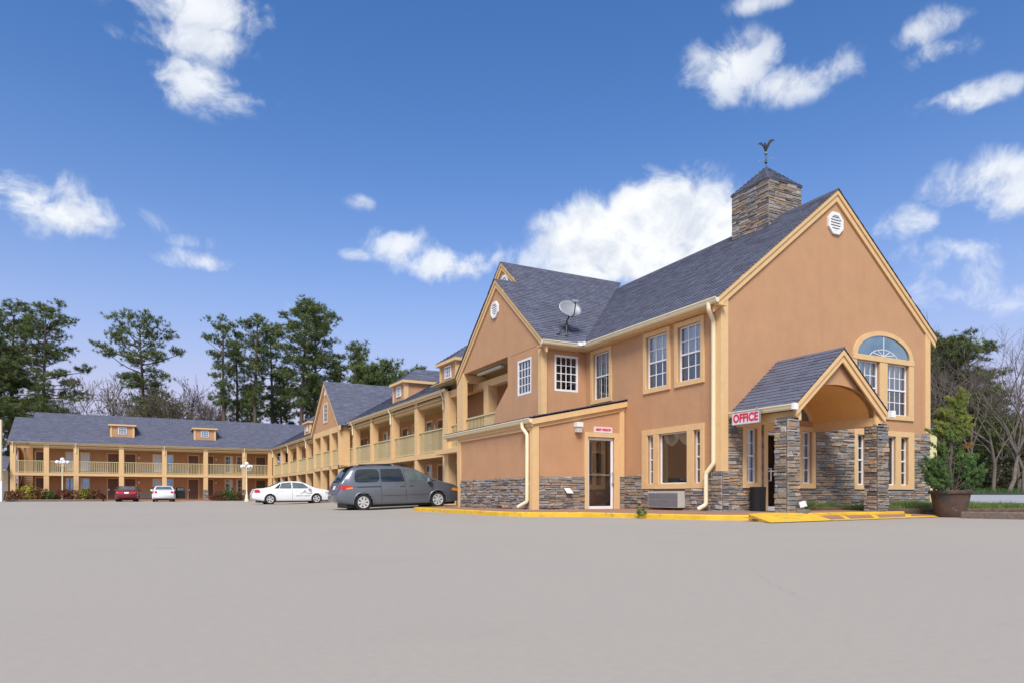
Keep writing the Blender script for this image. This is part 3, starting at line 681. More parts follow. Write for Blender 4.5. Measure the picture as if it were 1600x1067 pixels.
# windows -------------------------------------------------------------
tw = .13
for a, b, c, d in hf[3:6]+hl[0:3]:
    pass
window(FF, OB, *hf[0], cols=2, rows=4, trimw=.14, curtain='curtain_b'); window(FF, OB, *hf[2], cols=2, rows=4, trimw=.14, curtain='curtain')
def triple(F, hs, u0, u1, v0, v1, cen_cols, parent, curt):
    mb = MB(); c = [h for h in hs]
    F.box(mb, u0, u1, c[0][3], v1, -.01, .045); F.box(mb, u0, u1, v0, c[0][2], -.01, .045)
    us = [u0]+[x for h in c for x in h[:2]]+[u1]
    for a, b in zip(us[::2], us[1::2]): F.box(mb, a, b, c[0][2], c[0][3], -.01, .045)
    mb.obj('triple_window_casing', 'trim', parent, bevel=.006)
    window(F, parent, *c[0], cols=1 if c[0][1]-c[0][0] < .3 else 2, rows=4, fw=.03, curtain=None)
    window(F, parent, *c[2], cols=1 if c[2][1]-c[2][0] < .3 else 2, rows=4, fw=.03, curtain=None)
    return window(F, parent, *c[1], cols=1, rows=1, sash=False, fw=.03, curtain=None, open_d=2.4, rec=.08)
hfa = [(a, b, .88, 2.37) for a, b, c, d in hf[3:6]]; hla = [(a, b, .90, 2.35) for a, b, c, d in hl[0:3]]
triple(FF, hfa, 5.22, 8.07, .74, 2.53, 1, OB, None)
tw_ = triple(FL, hla, .61, 3.26, .755, 2.515, 1, OB, None)
# swag valance inside the side picture window
mb = MB()
for c0, c1 in ((1.22, 1.9), (1.85, 2.53)):
    n = 14; vs = []; fs = []
    for j in range(7):
        for i in range(n+1):
            t = i/n; y = c0+(c1-c0)*t; drop = .12+.24*(1-(2*t-1)**2); vs.append(FL.P(y, 2.36-drop*j/6, -.22+.018*math.sin(j*2.1)))
    fs = [(j*(n+1)+i, j*(n+1)+i+1, (j+1)*(n+1)+i+1, (j+1)*(n+1)+i) for j in range(6) for i in range(n)]; mb.add(vs, fs)
mb.obj('valance', 'valance', tw_, smooth=True, fix=False)
for h in hl[3:5]: window(FL, OB, *h, cols=3, rows=4, trimw=.135, curtain='curtain_b', screen=True)
window(FL, OB, *hl[5], cols=3, rows=2, trimw=.135, curtain='curtain', screen=True, panes=False, mun=.006)
window(FX, OB, *wb, cols=4, rows=4, sash=False, rec=.03, fw=.07, curtain=None, mun=.014); window(FY, OB, *hy, cols=4, rows=4, sash=False, rec=.03, fw=.07, curtain=None, mun=.014)
# arched front window
for h in hf[6:8]: window(FF, OB, *h, cols=4, rows=4, curtain='curtain_b', screen=True, mun=.011)
mb = MB(); FF.box(mb, 5.17, 8.05, 2.885, 3.03, -.01, .045); FF.box(mb, 5.17, 8.05, 4.60, 4.76, -.01, .06)
for a, b in ((5.17, 5.33), (6.39, 6.75), (7.81, 8.05)): FF.box(mb, a, b, 3.03, 4.60, -.01, .045)
mb.obj('arched_window_casing', 'trim', OB, bevel=.006)
def arch(F, cu, v, a, b, ai, bi, parent, spokes=True):
    mb = MB(); n = 28
    for i in range(n):
        t0, t1 = math.pi*i/n, math.pi*(i+1)/n
        F.prism(mb, [(cu+a*math.cos(t0), v+b*math.sin(t0)), (cu+a*math.cos(t1), v+b*math.sin(t1)), (cu+ai*math.cos(t1), v+bi*math.sin(t1)), (cu+ai*math.cos(t0), v+bi*math.sin(t0))], -.01, .045)
    w = mb.obj('arched_window', 'trim', parent)
    g = MB(); F.prism(g, [(cu+ai*math.cos(math.pi*i/n), v+bi*math.sin(math.pi*i/n)) for i in range(n+1)], .003, .009); g.obj('arched_pane', 'glass_dark', w)
    s = MB(); F.box(s, cu-.012, cu+.012, v, v+bi, .009, .02)
    pts = [(cu+ai*.52*math.cos(math.pi*i/16), v+bi*.36*math.sin(math.pi*i/16)**1.4) for i in range(17)]
    for p, q in zip(pts, pts[1:]): s.beam(F.P(*p, .014), F.P(*q, .014), .012, .02)
    for t in (35, 62, 118, 145): s.beam(F.P(cu, v+.02, .014), F.P(cu+ai*.52*math.cos(R(t)), v+bi*.36*math.sin(R(t))**1.4, .014), .012, .018)
    s.obj('fan_muntin', 'white', w); return w
arch(FF, 6.60, 4.76, 1.42, .76, 1.24, .63, OB)
arch(FF, 2.14, 2.66, 1.38, .66, 1.16, .50, OB)
# office door
def glass_door(F, parent, u0, u1, v0, v1, side=1, pull=True, gm='glass'):
    mb = MB(); w = .075; grect(mb, F, u0, u1, v0, v1, w, -.08, -.03); F.box(mb, u0+w, u1-w, v0+w, v0+w+.06, -.078, -.032); d = mb.obj('door', 'white', parent, bevel=.005)
    g = MB(); F.sheet(g, u0+w, u1-w, v0+w, v1-w, -.055); g.obj('door_glass', gm, d, fix=False)
    h = MB(); zc = v0+1.05; F.box(h, u0+w, u1-w, zc+.03, zc+.065, -.045, -.02)
    hu = u0+w*1.2 if side < 0 else u1-w*.6
    h.tube([F.P(hu, zc+.12, -.03), F.P(hu, zc+.12, .05), F.P(hu, zc-.22, .05), F.P(hu, zc-.22, -.03)], .018, 8); h.obj('handle', 'white' if side < 0 else 'chrome', d, smooth=40)
    return d
glass_door(FF, OB, 1.66, 2.62, SW+.01, 2.29, -1)
mb = MB(); FF.box(mb, 1.50, 1.65, SW-.02, 2.64, -.01, .05); FF.box(mb, 2.63, 2.78, SW-.02, 2.64, -.01, .05); FF.box(mb, 1.65, 2.63, 2.30, 2.64, -.01, .05); mb.obj('door_casing', 'trim', OB, bevel=.006)
q = MB(); FF.box(q, 1.6, 2.7, .1, 2.35, -1.6, -1.55); q.obj('unlit_room_panel', 'dark', OB)  # near-black panel stands in for the shade inside the doorway
for i, ch in enumerate('4020'): place_text(text_mesh(ch, .15, bold=.004), FF, 1.90+i*.105, 2.465+(.008 if i % 2 else -.006), .052, 'num', OB, 'house_number')
# stone base --------------------------------------------------------------
SF = Fr((0, 0, 0), (1, 0, 0), (0, -1, 0))
holes_f = [(.72, 1.42, .74, 2.52), (1.50, 2.78, 0, 2.66), (2.86, 3.56, .74, 2.52), (5.22, 8.07, .74, 2.60)]
stones(SF, .0, .21, SW, 1.19, [], OB, dmin=.06, dmax=.10)
stones(SF, .21, W_+.05, SW, 2.52, holes_f, OB)
stones(SF, .21, .60, 2.52, 2.72, [], OB)
stones(FL, -.06, 4.12, SW, 1.18, [(.61, 3.26, .755, 3), (1.33, 2.72, .20, .70)], OB)
# lean-to with the night window ---------------------------------------------------
XL, YS, YLe = -3.30, 4.15, 9.70
FA = Fr((0, YS, 0), (1, 0, 0), (0, -1, 0)); FC = Fr((XL, 0, 0), (0, 1, 0), (-1, 0, 0))
def zlean(x): return 3.46+(x)*(.70/3.35)      # underside at x
mb = MB(); hd = (-1.41, -.43, .10, 2.35); wall(mb, FA, XL, 0, 0, 2.70, [hd], .10); mb.poly([FA.P(XL, 2.70), FA.P(0, 2.70), FA.P(0, zlean(0)), FA.P(XL, zlean(XL))])
wall(mb, FC, YS, YLe, 0, 2.78); FE = Fr((0, YLe, 0), (1, 0, 0), (0, 1, 0)); wall(mb, FE, XL, 0, 0, 2.78); mb.obj('lean_to_wall', 'stucco', OB, fix=False)
mb = MB(); mb.box(-1.50, -.36, 4.62, 4.66, .1, 2.7); mb.box(-1.5, -.36, 4.27, 4.62, .1, .14); mb.box(-1.55, -1.50, 4.27, 4.66, .1, 2.7); mb.box(-.40, -.36, 4.27, 4.62, .14, 2.62); mb.box(-1.55, -.36, 4.27, 4.66, 2.62, 2.66); each(mb, 'lobby_partition', 'stucco_in', OB)
mb = MB(); FT = Fr((0, 4.615, 0), (1, 0, 0), (0, -1, 0)); grect(mb, FT, -.98, -.46, 1.22, 1.95, .05, 0, .03); FT.box(mb, -1.22, -1.16, .15, 2.6, 0, .02); mb.obj('teller_window_casing', 'trim', OB); mb = MB(); mb.box(-1.08, -.42, 4.45, 4.61, 1.14, 1.18); mb.obj('shelf', 'wood_grey', OB)
mb = MB(); FT.box(mb, -.93, -.51, 1.27, 1.90, .001, .006); mb.obj('teller_window_pane', 'car_glass', OB)
RLn = slab([(-3.42, 4.03, zlean(-3.42)+.10), (.0, 4.03, zlean(0)+.10), (0, 10.75, zlean(0)+.10), (-3.42, 10.75, zlean(-3.42)+.10)], OB, th=.05)
mb = MB(); kl = math.hypot(1, .7/3.35); shingles(mb, (-3.45, 0, zlean(-3.45)+.10), (0, 1, 0), (1, 0, .7/3.35), 0, 3.5*kl, lambda v: (3.99, 10.77), r=random.Random(5)); tag(mb.obj('shingles', 'shingle', RLn, fix=False), kind='stuff')
mb = MB(); t = .7/3.35
FA.prism(mb, [(-3.41, zlean(-3.41)+.08), (0.12, zlean(.12)+.08), (0.12, zlean(.12)-.12), (-3.41, zlean(-3.41)-.12)], 0.02, .12)
FA.prism(mb, [(XL, zlean(XL)-.12), (0, zlean(0)-.12), (0, zlean(0)-.24), (XL, zlean(XL)-.24)], 0, .04)
mb.box(-3.40, XL-.0, 4.05, 10.7, 2.62, 2.65); FC.box(mb, 4.05, 10.7, 2.58, 2.78, .06, .10); FC.box(mb, YS, YLe, 2.48, 2.62, 0, .05)
each(mb, 'lean_to_fascia', 'trim', OB)
mb = MB(); gutter(mb, (XL-.10, 4.02, 2.68), (XL-.10, 10.78, 2.68), (-1, 0, 0)); each(mb, 'gutter', 'cream', OB)
mb = MB(); FA.box(mb, XL-.045, XL+.17, 0.05, 2.66, 0, .05); FC.box(mb, YS, YS+.15, 0.05, 2.60, 0, .044); FC.box(mb, YLe-.2, YLe+.05, .05, 2.6, 0, .045); FA.box(mb, -.22, -.05, 1.14, 3.20, 0, .04); each(mb, 'corner_board', 'trim', OB, bevel=.006)
mb = MB(); FA.box(mb, -1.53, -1.41, .05, 2.49, -.01, .05); FA.box(mb, -.43, -.23, .05, 2.49, -.01, .05); FA.box(mb, -1.41, -.43, 2.35, 2.49, -.01, .05); mb.obj('door_casing', 'trim', OB, bevel=.006)
glass_door(FA, OB, -1.40, -.44, SW-.02, 2.34, 1)
stones(FA, XL+.17, -1.53, SW-.02, 1.13, [], OB); stones(FA, -.23, -.0, SW-.02, 1.14, [], OB); stones(FC, YS+.15, YLe-.2, SW-.02, 1.10, [], OB)
# eave gutters, soffits, downspouts
mb = MB(); ze = zl(-OV)-.13
gutter(mb, (-OV-.01, -.24, ze), (-OV-.01, 6.02, ze), (-1, 0, 0)); gutter(mb, (-1.97, 6.02, ze), (-OV-.14, 6.02, ze), (0, -1, 0)); each(mb, 'gutter', 'cream', OB)
mb = MB(); mb.box(-OV, -.0, -.2, 6.3, ze-.05, ze-.01); mb.box(-1.93, -OV, 6.04, 6.37, ze-.05, ze-.01); mb.box(-OV-.005, -OV+.02, -.2, 6.02, ze-.03, ze+.12); mb.box(-1.93, -OV, 6.03, 6.06, ze-.03, ze+.12); each(mb, 'soffit', 'trim', OB)
mb = MB(); mb.box(-.62, -.40, 5.86, 5.92, ze+.05, ze+.17); mb.box(-.50, -.44, 5.72, 5.92, ze+.05, ze+.17); mb.obj('splash_guard', 'white', OB)
downspout([(-.38, .06, ze+.03), (-.38, .06, ze-.14), (-.09, .19, ze-.36), (-.09, .19, 1.40), (-.17, .38, 1.14), (-.17, .38, .32), (-.34, .50, .20)], OB, r=.058)
downspout([(XL-.18, 4.50, 2.71), (XL-.18, 4.50, 2.56), (XL-.10, 4.34, 2.36), (XL-.10, 4.34, .38), (XL-.30, 4.55, .22)], OB, r=.055)
# upper-level walkway of the office side
mb = MB(); mb.box(-1.72, .9, 10.0, 16.4, 2.42, 2.62); mb.obj('walkway_slab', 'trim', OB)
mb = MB(); mb.box(-1.69, .85, 6.6, 17.0, 5.64, 5.68); mb.obj('walkway_ceiling', mat('ceiling_paint', (.44, .36, .20), .85, .05, 3), OB)
mb = MB(); FIn = Fr((.85, 0, 0), (0, 1, 0), (-1, 0, 0)); wall(mb, FIn, 8.9, 17.0, 0, 5.62); mb.add([(-1.6, 8.93, 2.4), (.85, 8.93, 2.4), (.85, 8.93, 5.62), (-1.6, 8.93, 5.62)], [(0,1,2,3)]); mb.obj('walkway_wall', 'stucco_in', OB, fix=False)
mb = MB(); mb.box(-1.70, -.72, 12.95, 13.1, 5.28, 5.60); mb.box(-1.02, -.75, 8.95, 16.4, 5.02, 5.30); each(mb, 'header_beam', 'trim', OB)
def post(parent, x0, x1, y0, y1, z0, z1, name='post'):
    mb = MB(); mb.box(x0, x1, y0, y1, z0, z1); return mb.obj(name, 'trim', parent, bevel=.008)
post(OB, -1.74, -1.56, 12.94, 13.67, 0, 5.66); post(OB, -1.12, -.72, 11.85, 12.30, 2.6, 5.05); post(OB, -1.12, -.72, 11.85, 12.30, 0, 2.42); post(OB, -1.38, -.98, 15.55, 16.0, 0, 5.3)
mb = MB(); mb.box(-1.26, -1.0, 13.67, 16.4, 5.0, 5.32); each(mb, 'header_beam', 'trim', OB)
BAL = MB(); BAL.box(-.021, .021, -.009, .009, 0, 1.0); BALM = BAL.mesh('baluster', 'olive')
def rail(parent, a, b, z0, z1, step=.135, single=True):
    a = Vector((*a, 0)); b = Vector((*b, 0)); L = (b-a).length; mb = MB(); d = (b-a)/L
    mb.beam((a.x, a.y, z1-.03), (b.x, b.y, z1-.03), .085, .06); mb.beam((a.x, a.y, z0+.03), (b.x, b.y, z0+.03), .06, .06)
    r = mb.obj('railing', 'olive', parent); n = max(2, int(L/step)); ang = math.atan2(d.y, d.x)
    for i in range(n):
        p = a+d*(L*(i+.5)/n); inst('baluster', BALM, r, (p.x, p.y, z0+.05), (0, 0, ang), (1.15, 1.0, z1-z0-.09))
    return r
rail(OB, (-1.60, 10.04), (-1.60, 12.94), 2.70, 3.76); rail(OB, (-1.20, 13.67), (-1.20, 15.55), 2.70, 3.76)
def plain_door(F, parent, u, w, v0, h=2.05, m='door_brown', trimw=.11):
    mb = MB(); F.box(mb, u-w/2, u+w/2, v0, v0+h, .002, .02); d = mb.obj('door', m, parent)
    p = MB()
    for c0, c1 in ((-.40, -.06), (.06, .40)):
        for r0, r1 in ((.08, .34), (.40, .70), (.75, .93)):
            a, b, c, e = u+w*c0, u+w*c1, v0+h*r0, v0+h*r1; grect(p, F, a, b, c, e, .025, .02, .032)
    p.obj('door_panel', m, d); k = MB(); F.box(k, u-w*.44, u-w*.38, v0+h*.43, v0+h*.52, .02, .05); k.obj('handle', 'chrome', d)
    t = MB(); F.box(t, u-w/2-trimw, u-w/2, v0, v0+h+trimw, 0, .035); F.box(t, u+w/2, u+w/2+trimw, v0, v0+h+trimw, 0, .035); F.box(t, u-w/2, u+w/2, v0+h, v0+h+trimw, 0, .035); t.obj('door_casing', 'trim', d)
    return d
def plain_window(F, parent, u, w, v0, v1, curt=0.0, trimw=.1, cols=2, rows=4, side=1):
    mb = MB(); grect(mb, F, u-w/2, u+w/2, v0, v1, .04, .0, .03); F.box(mb, u-w/2+.04, u+w/2-.04, (v0+v1)/2-.02, (v0+v1)/2+.02, 0, .03); o = mb.obj('window', 'white', parent)
    g = MB(); F.box(g, u-w/2+.02, u+w/2-.02, v0+.02, v1-.02, .001, .006); g.obj('pane', 'glass_dark', o)
    m = MB()
    for i in range(1, cols): F.box(m, u-w/2+w*i/cols-.012, u-w/2+w*i/cols+.012, v0+.04, v1-.04, .006, .014)
    for j in range(1, rows):
        if j*2 != rows: F.box(m, u-w/2+.04, u+w/2-.04, v0+(v1-v0)*j/rows-.012, v0+(v1-v0)*j/rows+.012, .006, .013)
    m.obj('muntin', 'white', o)
    if curt > 0:
        c = MB(); x0, x1 = (u-w/2+.04, u-w/2+.04+w*.9*curt) if side > 0 else (u+w/2-.04-w*.9*curt, u+w/2-.04); F.box(c, x0, x1, v0+.04, v1-.04, .0062, .0075); c.obj('curtain', 'curtain_b', o)
    t = MB(); grect(t, F, u-w/2-trimw, u+w/2+trimw, v0-trimw, v1+trimw, trimw, 0, .035); t.obj('window_casing', 'trim', o); return o
def ac_unit(F, parent, u0, u1, v0, v1, d=.16, cols=4):
    mb = MB(); F.box(mb, u0, u1, v0, v1, 0, d); o = mb.obj('air_conditioner', 'ac', parent, bevel=.008)
    g = MB(); n = cols
    for i in range(n):
        for j in range(2):
            a = u0+.03+(u1-u0-.06)*i/n; b = u0+.03+(u1-u0-.06)*(i+1)/n-.02; c = v0+.03+(v1-v0-.06)*j/2; e = v0+.03+(v1-v0-.06)*(j+1)/2-.015
            F.box(g, a, b, c, e, d, d+.006)
            s = MB()
    g.obj('grille', 'grille', o)
    l = MB(); k = 14
    for i in range(k): z = v0+.04+(v1-v0-.08)*i/k; F.box(l, u0+.035, u1-.035, z, z+.008, d+.006, d+.013)
    l.obj('louvre', 'metal_grey', o); return o
ac_unit(FL, OB, 1.36, 2.70, .22, .68, .26)
plain_door(FIn, OB, 15.9, .95, 2.64, m='door_brown'); plain_window(FIn, OB, 17.6-.9, .85, 3.2, 4.85, .4); plain_window(FIn, OB, 11.7, .8, 3.2, 4.85, .3); plain_door(FIn, OB, 14.4, .95, .15); plain_window(FIn, OB, 13.0, .85, .7, 2.3, .5)
stones(Fr((.55, 0, 0), (0, 1, 0), (-1, 0, 0)), 11.2, 15.5, .05, 1.15, [], OB); mb = MB(); mb.box(.56, .85, 11.2, 15.5, 0, 1.14); mb.obj('stone_wall_core', 'mortar', OB)
mb = MB(); mb.box(-1.32, -1.18, 10.3, 12.5, 5.52, 5.60); fl = mb.obj('fluorescent_light', 'white', OB)
# small wall lantern and plate by the night window
mb = MB(); FA.box(mb, -1.90, -1.68, 2.62, 2.76, 0, .20); l1 = mb.obj('wall_lamp', 'white', OB, bevel=.01); mb = MB(); FA.box(mb, -1.88, -1.70, 2.46, 2.62, .01, .17); mb.obj('lamp_lens', 'lens', l1, bevel=.012)
mb = MB(); mb.prism([FA.P(-2.28, .78, .055), FA.P(-2.08, .78, .055), FA.P(-2.02, .63, .17), FA.P(-2.24, .63, .17)], (0, -.012, 0)); mb.obj('vent_hood', 'white', OB)
# porch -----------------------------------------------------------------------------
PX, PZ, PY, PH = 2.03, 4.14, -2.02, 1.60
FP = Fr((0, PY+.12, 0), (1, 0, 0), (0, -1, 0))
def zp(x): return PZ-S*abs(x-PX)
a_, b_, zs = 1.40, .74, 2.58
mb = MB(); n = 30; arc = [(PX+a_*math.cos(math.pi*(1-i/n)), zs+b_*math.sin(math.pi*(1-i/n))) for i in range(n+1)]
top = [(PX-PH+.05, zs-.0)]
def topz(x): return zp(x)-.02
for (x0, z0), (x1, z1) in zip(arc, arc[1:]): mb.prism([FP.P(x0, z0), FP.P(x1, z1), FP.P(x1, max(topz(x1), z1+.01)), FP.P(x0, max(topz(x0), z0+.01))], FP.N*-.14)
mb.obj('porch_gable', 'stucco', OB)
mb = MB()
for (x0, z0), (x1, z1) in zip(arc, arc[1:]): mb.poly([(x0, PY+.10, z0), (x1, PY+.10, z1), (x1, -.0, z1), (x0, -.0, z0)])
pm = mat('porch_ceiling_paint', (.74, .40, .13), .8, .05, 3); mb.obj('porch_vault', pm, OB, smooth=True, fix=False)
mb = MB()
for sx in (-1, 1):
    xi, xo = PX+sx*a_, PX+sx*(PH-.02); x0, x1 = min(xi, xo), max(xi, xo)
    mb.box(x0+.0, x1, PY+.04, -.0, 2.36, 2.60)
each(mb, 'porch_beam', 'trim', OB, bevel=.006)
rake(Fr((0, PY+.02, 0), (1, 0, 0), (0, -1, 0)), (PX, PZ+.02), (PX-PH-.06, PZ+.02-S*(PH+.06)), (PX+PH+.06, PZ+.02-S*(PH+.06)), .22, 0, .045, 'rake_board', OB)
mb = MB(); FP.box(mb, PX-PH-.0, PX-a_+.02, 2.40, 2.80, .0, .06); FP.box(mb, PX+a_-.02, PX+PH, 2.40, 2.80, .0, .06); each(mb, 'porch_corner_block', 'trim', OB)
PR = []
for sx in (-1, 1):
    xe = PX+sx*(PH+.10)
    s_ = slab([(xe, PY+.0, zp(xe)+.06), (xe, 0, zp(xe)+.06), (PX, 0, PZ+.06), (PX, PY+.0, PZ+.06)], OB, name='porch_roof', th=.07); PR.append(s_)
# porch shingles one by one on the slope in view, in six shared shapes
U_, V_ = Vector((0, 1, 0)), Vector((1, 0, S)).normalized(); Nn = -U_.cross(V_); Nn = Nn if Nn.z > 0 else -Nn
var = []
for q in range(8):
    vs, fs = tab_faces(Vector((0, 0, 0)), U_, V_, Nn, 1.0, .145, gap=.012, t0=.017+.003*(q % 3)); m_ = MB(); m_.add(vs, fs, shcol()); var.append(m_.mesh('shingle', 'shingle', fix=False))
xe = PX-PH-.12; Ls = (PX-xe)*k; v = 0; rr = random.Random(9)
while v < Ls-.03:
    u = PY-.075-rr.uniform(0, .25)
    while u < 0:
        w = .30*rr.uniform(.75, 1.25); a, b = max(u, PY-.075), min(u+w, 0)
        if b-a > .03: inst('shingle', rr.choice(var), PR[0], Vector((xe, a, zp(xe)+.062))+V_*v, (0, 0, 0), (1, b-a, 1))
        u += w
    v += .145
mb = MB(); shingles(mb, (PX+PH+.12, 0, zp(PX+PH+.12)+.062), (0, 1, 0), (-1, 0, S), 0, Ls, lambda v: (PY-.075, 0), r=random.Random(6)); tag(mb.obj('shingles', 'shingle', PR[1], fix=False), kind='stuff')
mb = MB()
for sx in (-1, 1):
    x = PX+sx*(PH+.10); gutter(mb, (x, PY-.06, zp(x)-.08), (x, -.02, zp(x)-.08), (sx, 0, 0))
each(mb, 'porch_gutter', 'cream', OB)
mb = MB(); x = PX+PH+.10; mb.box(x+.0, x+.17, PY-.16, PY-.06, zp(x)-.10, zp(x)+.07); x = PX-PH-.10; mb.box(x-.15, x, PY-.12, PY-.05, zp(x)-.09, zp(x)+.06); each(mb, 'gutter_end_cap', 'white', OB)
for x0 in (.14, 3.45):
    x1, y0, y1 = x0+.42, PY+.01, PY+.43; z1 = 2.38
    mb = MB(); mb.box(x0+.03, x1-.03, y0+.03, y1-.03, .1, 2.42); pc = mb.obj('porch_column', 'mortar', OB)
    for F, a, b in ((Fr((0, y0+.05, 0), (1, 0, 0), (0, -1, 0)), x0, x1), (Fr((x0+.05, 0, 0), (0, 1, 0), (-1, 0, 0)), y0+.05, y1), (Fr((x1-.05, 0, 0), (0, 1, 0), (1, 0, 0)), y0+.05, y1), (Fr((0, y1-.05, 0), (1, 0, 0), (0, 1, 0)), x0+.05, x1-.05)):
        stones(F, a, b, .12, z1, [], pc, OB, wmin=.15, wmax=.34, hmin=.075, hmax=.14, dmin=.035, dmax=.075)
# chimney ----------------------------------------------------------------------------
cx0, cx1, cy0, cy1, cz0, cz1 = 3.85, 5.30, 1.92, 3.46, 8.6, 10.44
mb = MB(); mb.box(cx0+.02, cx1-.02, cy0+.02, cy1-.02, cz0, cz1); ch = mb.obj('chimney', 'mortar', OB)
for F, a, b in ((Fr((0, cy0+.02, 0), (1, 0, 0), (0, -1, 0)), cx0, cx1), (Fr((cx0+.02, 0, 0), (0, 1, 0), (-1, 0, 0)), cy0, cy1), (Fr((cx1-.02, 0, 0), (0, 1, 0), (1, 0, 0)), cy0, cy1), (Fr((0, cy1-.02, 0), (1, 0, 0), (0, 1, 0)), cx0, cx1)):
    stones(F, a, b, cz0, cz1, [], ch, OB, wmin=.18, wmax=.5, dmin=.02, dmax=.05)
mx_, my_, ap = (cx0+cx1)/2, (cy0+cy1)/2, 11.26; o_ = .035; zb = 10.455
cr = [(cx0-o_, cy0-o_), (cx1+o_, cy0-o_), (cx1+o_, cy1+o_), (cx0-o_, cy1+o_)]
mb = MB(); mb.add([(x, y, zb) for x, y in cr]+[(x, y, zb-.04) for x, y in cr]+[(mx_, my_, ap)], [(0,1,8),(1,2,8),(2,3,8),(3,0,8),(0,4,5,1),(1,5,6,2),(2,6,7,3),(3,7,4,0),(7,6,5,4)]); cc = mb.obj('chimney_cap', 'roofbase', OB)
mb = MB()
for i in range(4):
    p, q = Vector((*cr[i], zb)), Vector((*cr[(i+1) % 4], zb)); A = Vector((mx_, my_, ap)); U = (q-p).normalized(); mid = (p+q)/2; V = (A-mid).normalized(); Ln = (A-mid).length; hw = (q-p).length/2
    shingles(mb, mid, U, V, 0, Ln, lambda v, Ln=Ln, hw=hw: (-hw*(1-v/Ln), hw*(1-v/Ln)), e=.12, tab=.28, r=random.Random(30+i))
tag(mb.obj('shingles', 'shingle', cc, fix=False), kind='stuff')
emit_stones(OB)
# pale yellow annex behind the right corner
ax = 15.0
AN = empty('annex', (9.0, 2.2, 0), 0, 'low pale yellow sided annex behind the right corner of the office', 'building')
mb = MB(); 
mb.box(0, 4.0, .06, 6, 0, 3.0); wo_ = mb.obj('wall', 'siding', AN)
for i in range(20): q = MB(); q.box(i*.2, i*.2+.192, 0, .058, 0, 3.02); q.obj('siding_board', 'siding', wo_)
mb = MB(); mb.prism([(-.1, -.15, 3.02), (-.1, 3.0, 3.9), (-.1, 6.2, 3.02)], (4.2, 0, 0)); mb.obj('roof', 'roofbase', AN)
# ------------------------------------------------------------------ guest wings
WA = R(1.44); WO = Vector((-1.06, 16.6, 0))
def w2w(u, v, z=0): return Vector((WO.x+u*math.cos(WA)-v*math.sin(WA), WO.y+u*math.sin(WA)+v*math.cos(WA), z))
SR, ZG = .56, 5.66          # roof pitch, roof plane height at the gutter line (t = 0)
class Wing:
    def __init__(s, T, swap): s.T = T; s.swap = swap
    def p(s, a, t, z): return Vector((t, a, z)) if s.swap else Vector((a, t, z))
    def bx(s, mb, a0, a1, t0, t1, z0, z1): return mb.box(t0, t1, a0, a1, z0, z1) if s.swap else mb.box(a0, a1, t0, t1, z0, z1)
    def frame(s, t): return Fr(s.p(0, t, 0), s.p(1, 0, 0), s.p(0, -1, 0))
    def side(s, a, sg): return Fr(s.p(a, 0, 0), s.p(0, 1, 0), s.p(sg, 0, 0))
def wing_shell(W, a0, a1, r0, r1, walls, depth=5.7, seed=1, back=True, wt=1.95):
    T = W.T
    mb = MB(); W.bx(mb, a0-.2, a1, -.95, wt, -.02, .13); W.obj = mb.obj('walkway', 'concrete', T)
    mb = MB(); F = W.frame(wt); wall(mb, F, walls[0], walls[1], 0, 5.12); mb.obj('wall', 'stucco_in', T, fix=False)
    mb = MB(); W.bx(mb, walls[0], walls[1], 2*depth, 2*depth+.2, 0, 5.5); W.bx(mb, walls[0]-.0, walls[0]+.2, wt, 2*depth, 0, 5.6); each(mb, 'rear_wall', 'stucco', T)
    mb = MB(); W.bx(mb, a0, a1, .0, wt, 2.42, 2.62); W.bx(mb, a0, a1, -.02, .0, 2.40, 2.655); mb.obj('balcony_slab', 'trim', T)
    mb = MB(); W.bx(mb, r0+.1, r1, -.05, wt+.1, 5.12, 5.16); mb.obj('balcony_ceiling', bpy.data.materials['ceiling_paint'], T)
    mb = MB(); W.bx(mb, a0, a1, .10, .36, 4.98, 5.32); W.bx(mb, r0, r1, -.10, -.06, 5.30, 5.54); each(mb, 'header_beam', 'trim', T)
    mb = MB(); gutter(mb, W.p(r0, -.10, 5.42), W.p(r1, -.10, 5.42), W.p(0, -1, 0)); mb.obj('gutter', 'cream', T)
    ridge = ZG+SR*depth; e0 = -.22; kk = math.hypot(1, SR)
    RO = slab([W.p(r0, e0, ZG+SR*e0), W.p(r1, e0, ZG+SR*e0), W.p(r1, depth, ridge), W.p(r0, depth, ridge)], T)
    slab([W.p(r0, 2*depth+.3, ZG-SR*.3), W.p(r1, 2*depth+.3, ZG-SR*.3), W.p(r1, depth, ridge), W.p(r0, depth, ridge)], T)
    mb = MB(); shingles(mb, W.p(0, e0-.03, ZG+SR*(e0-.03)), W.p(1, 0, 0), W.p(0, 1, SR), 0, (depth-e0)*kk, lambda v: (r0-.04, r1), e=.17, tab=.36, r=random.Random(seed)); tag(mb.obj('shingles', 'shingle', RO, fix=False), kind='stuff')
    return RO
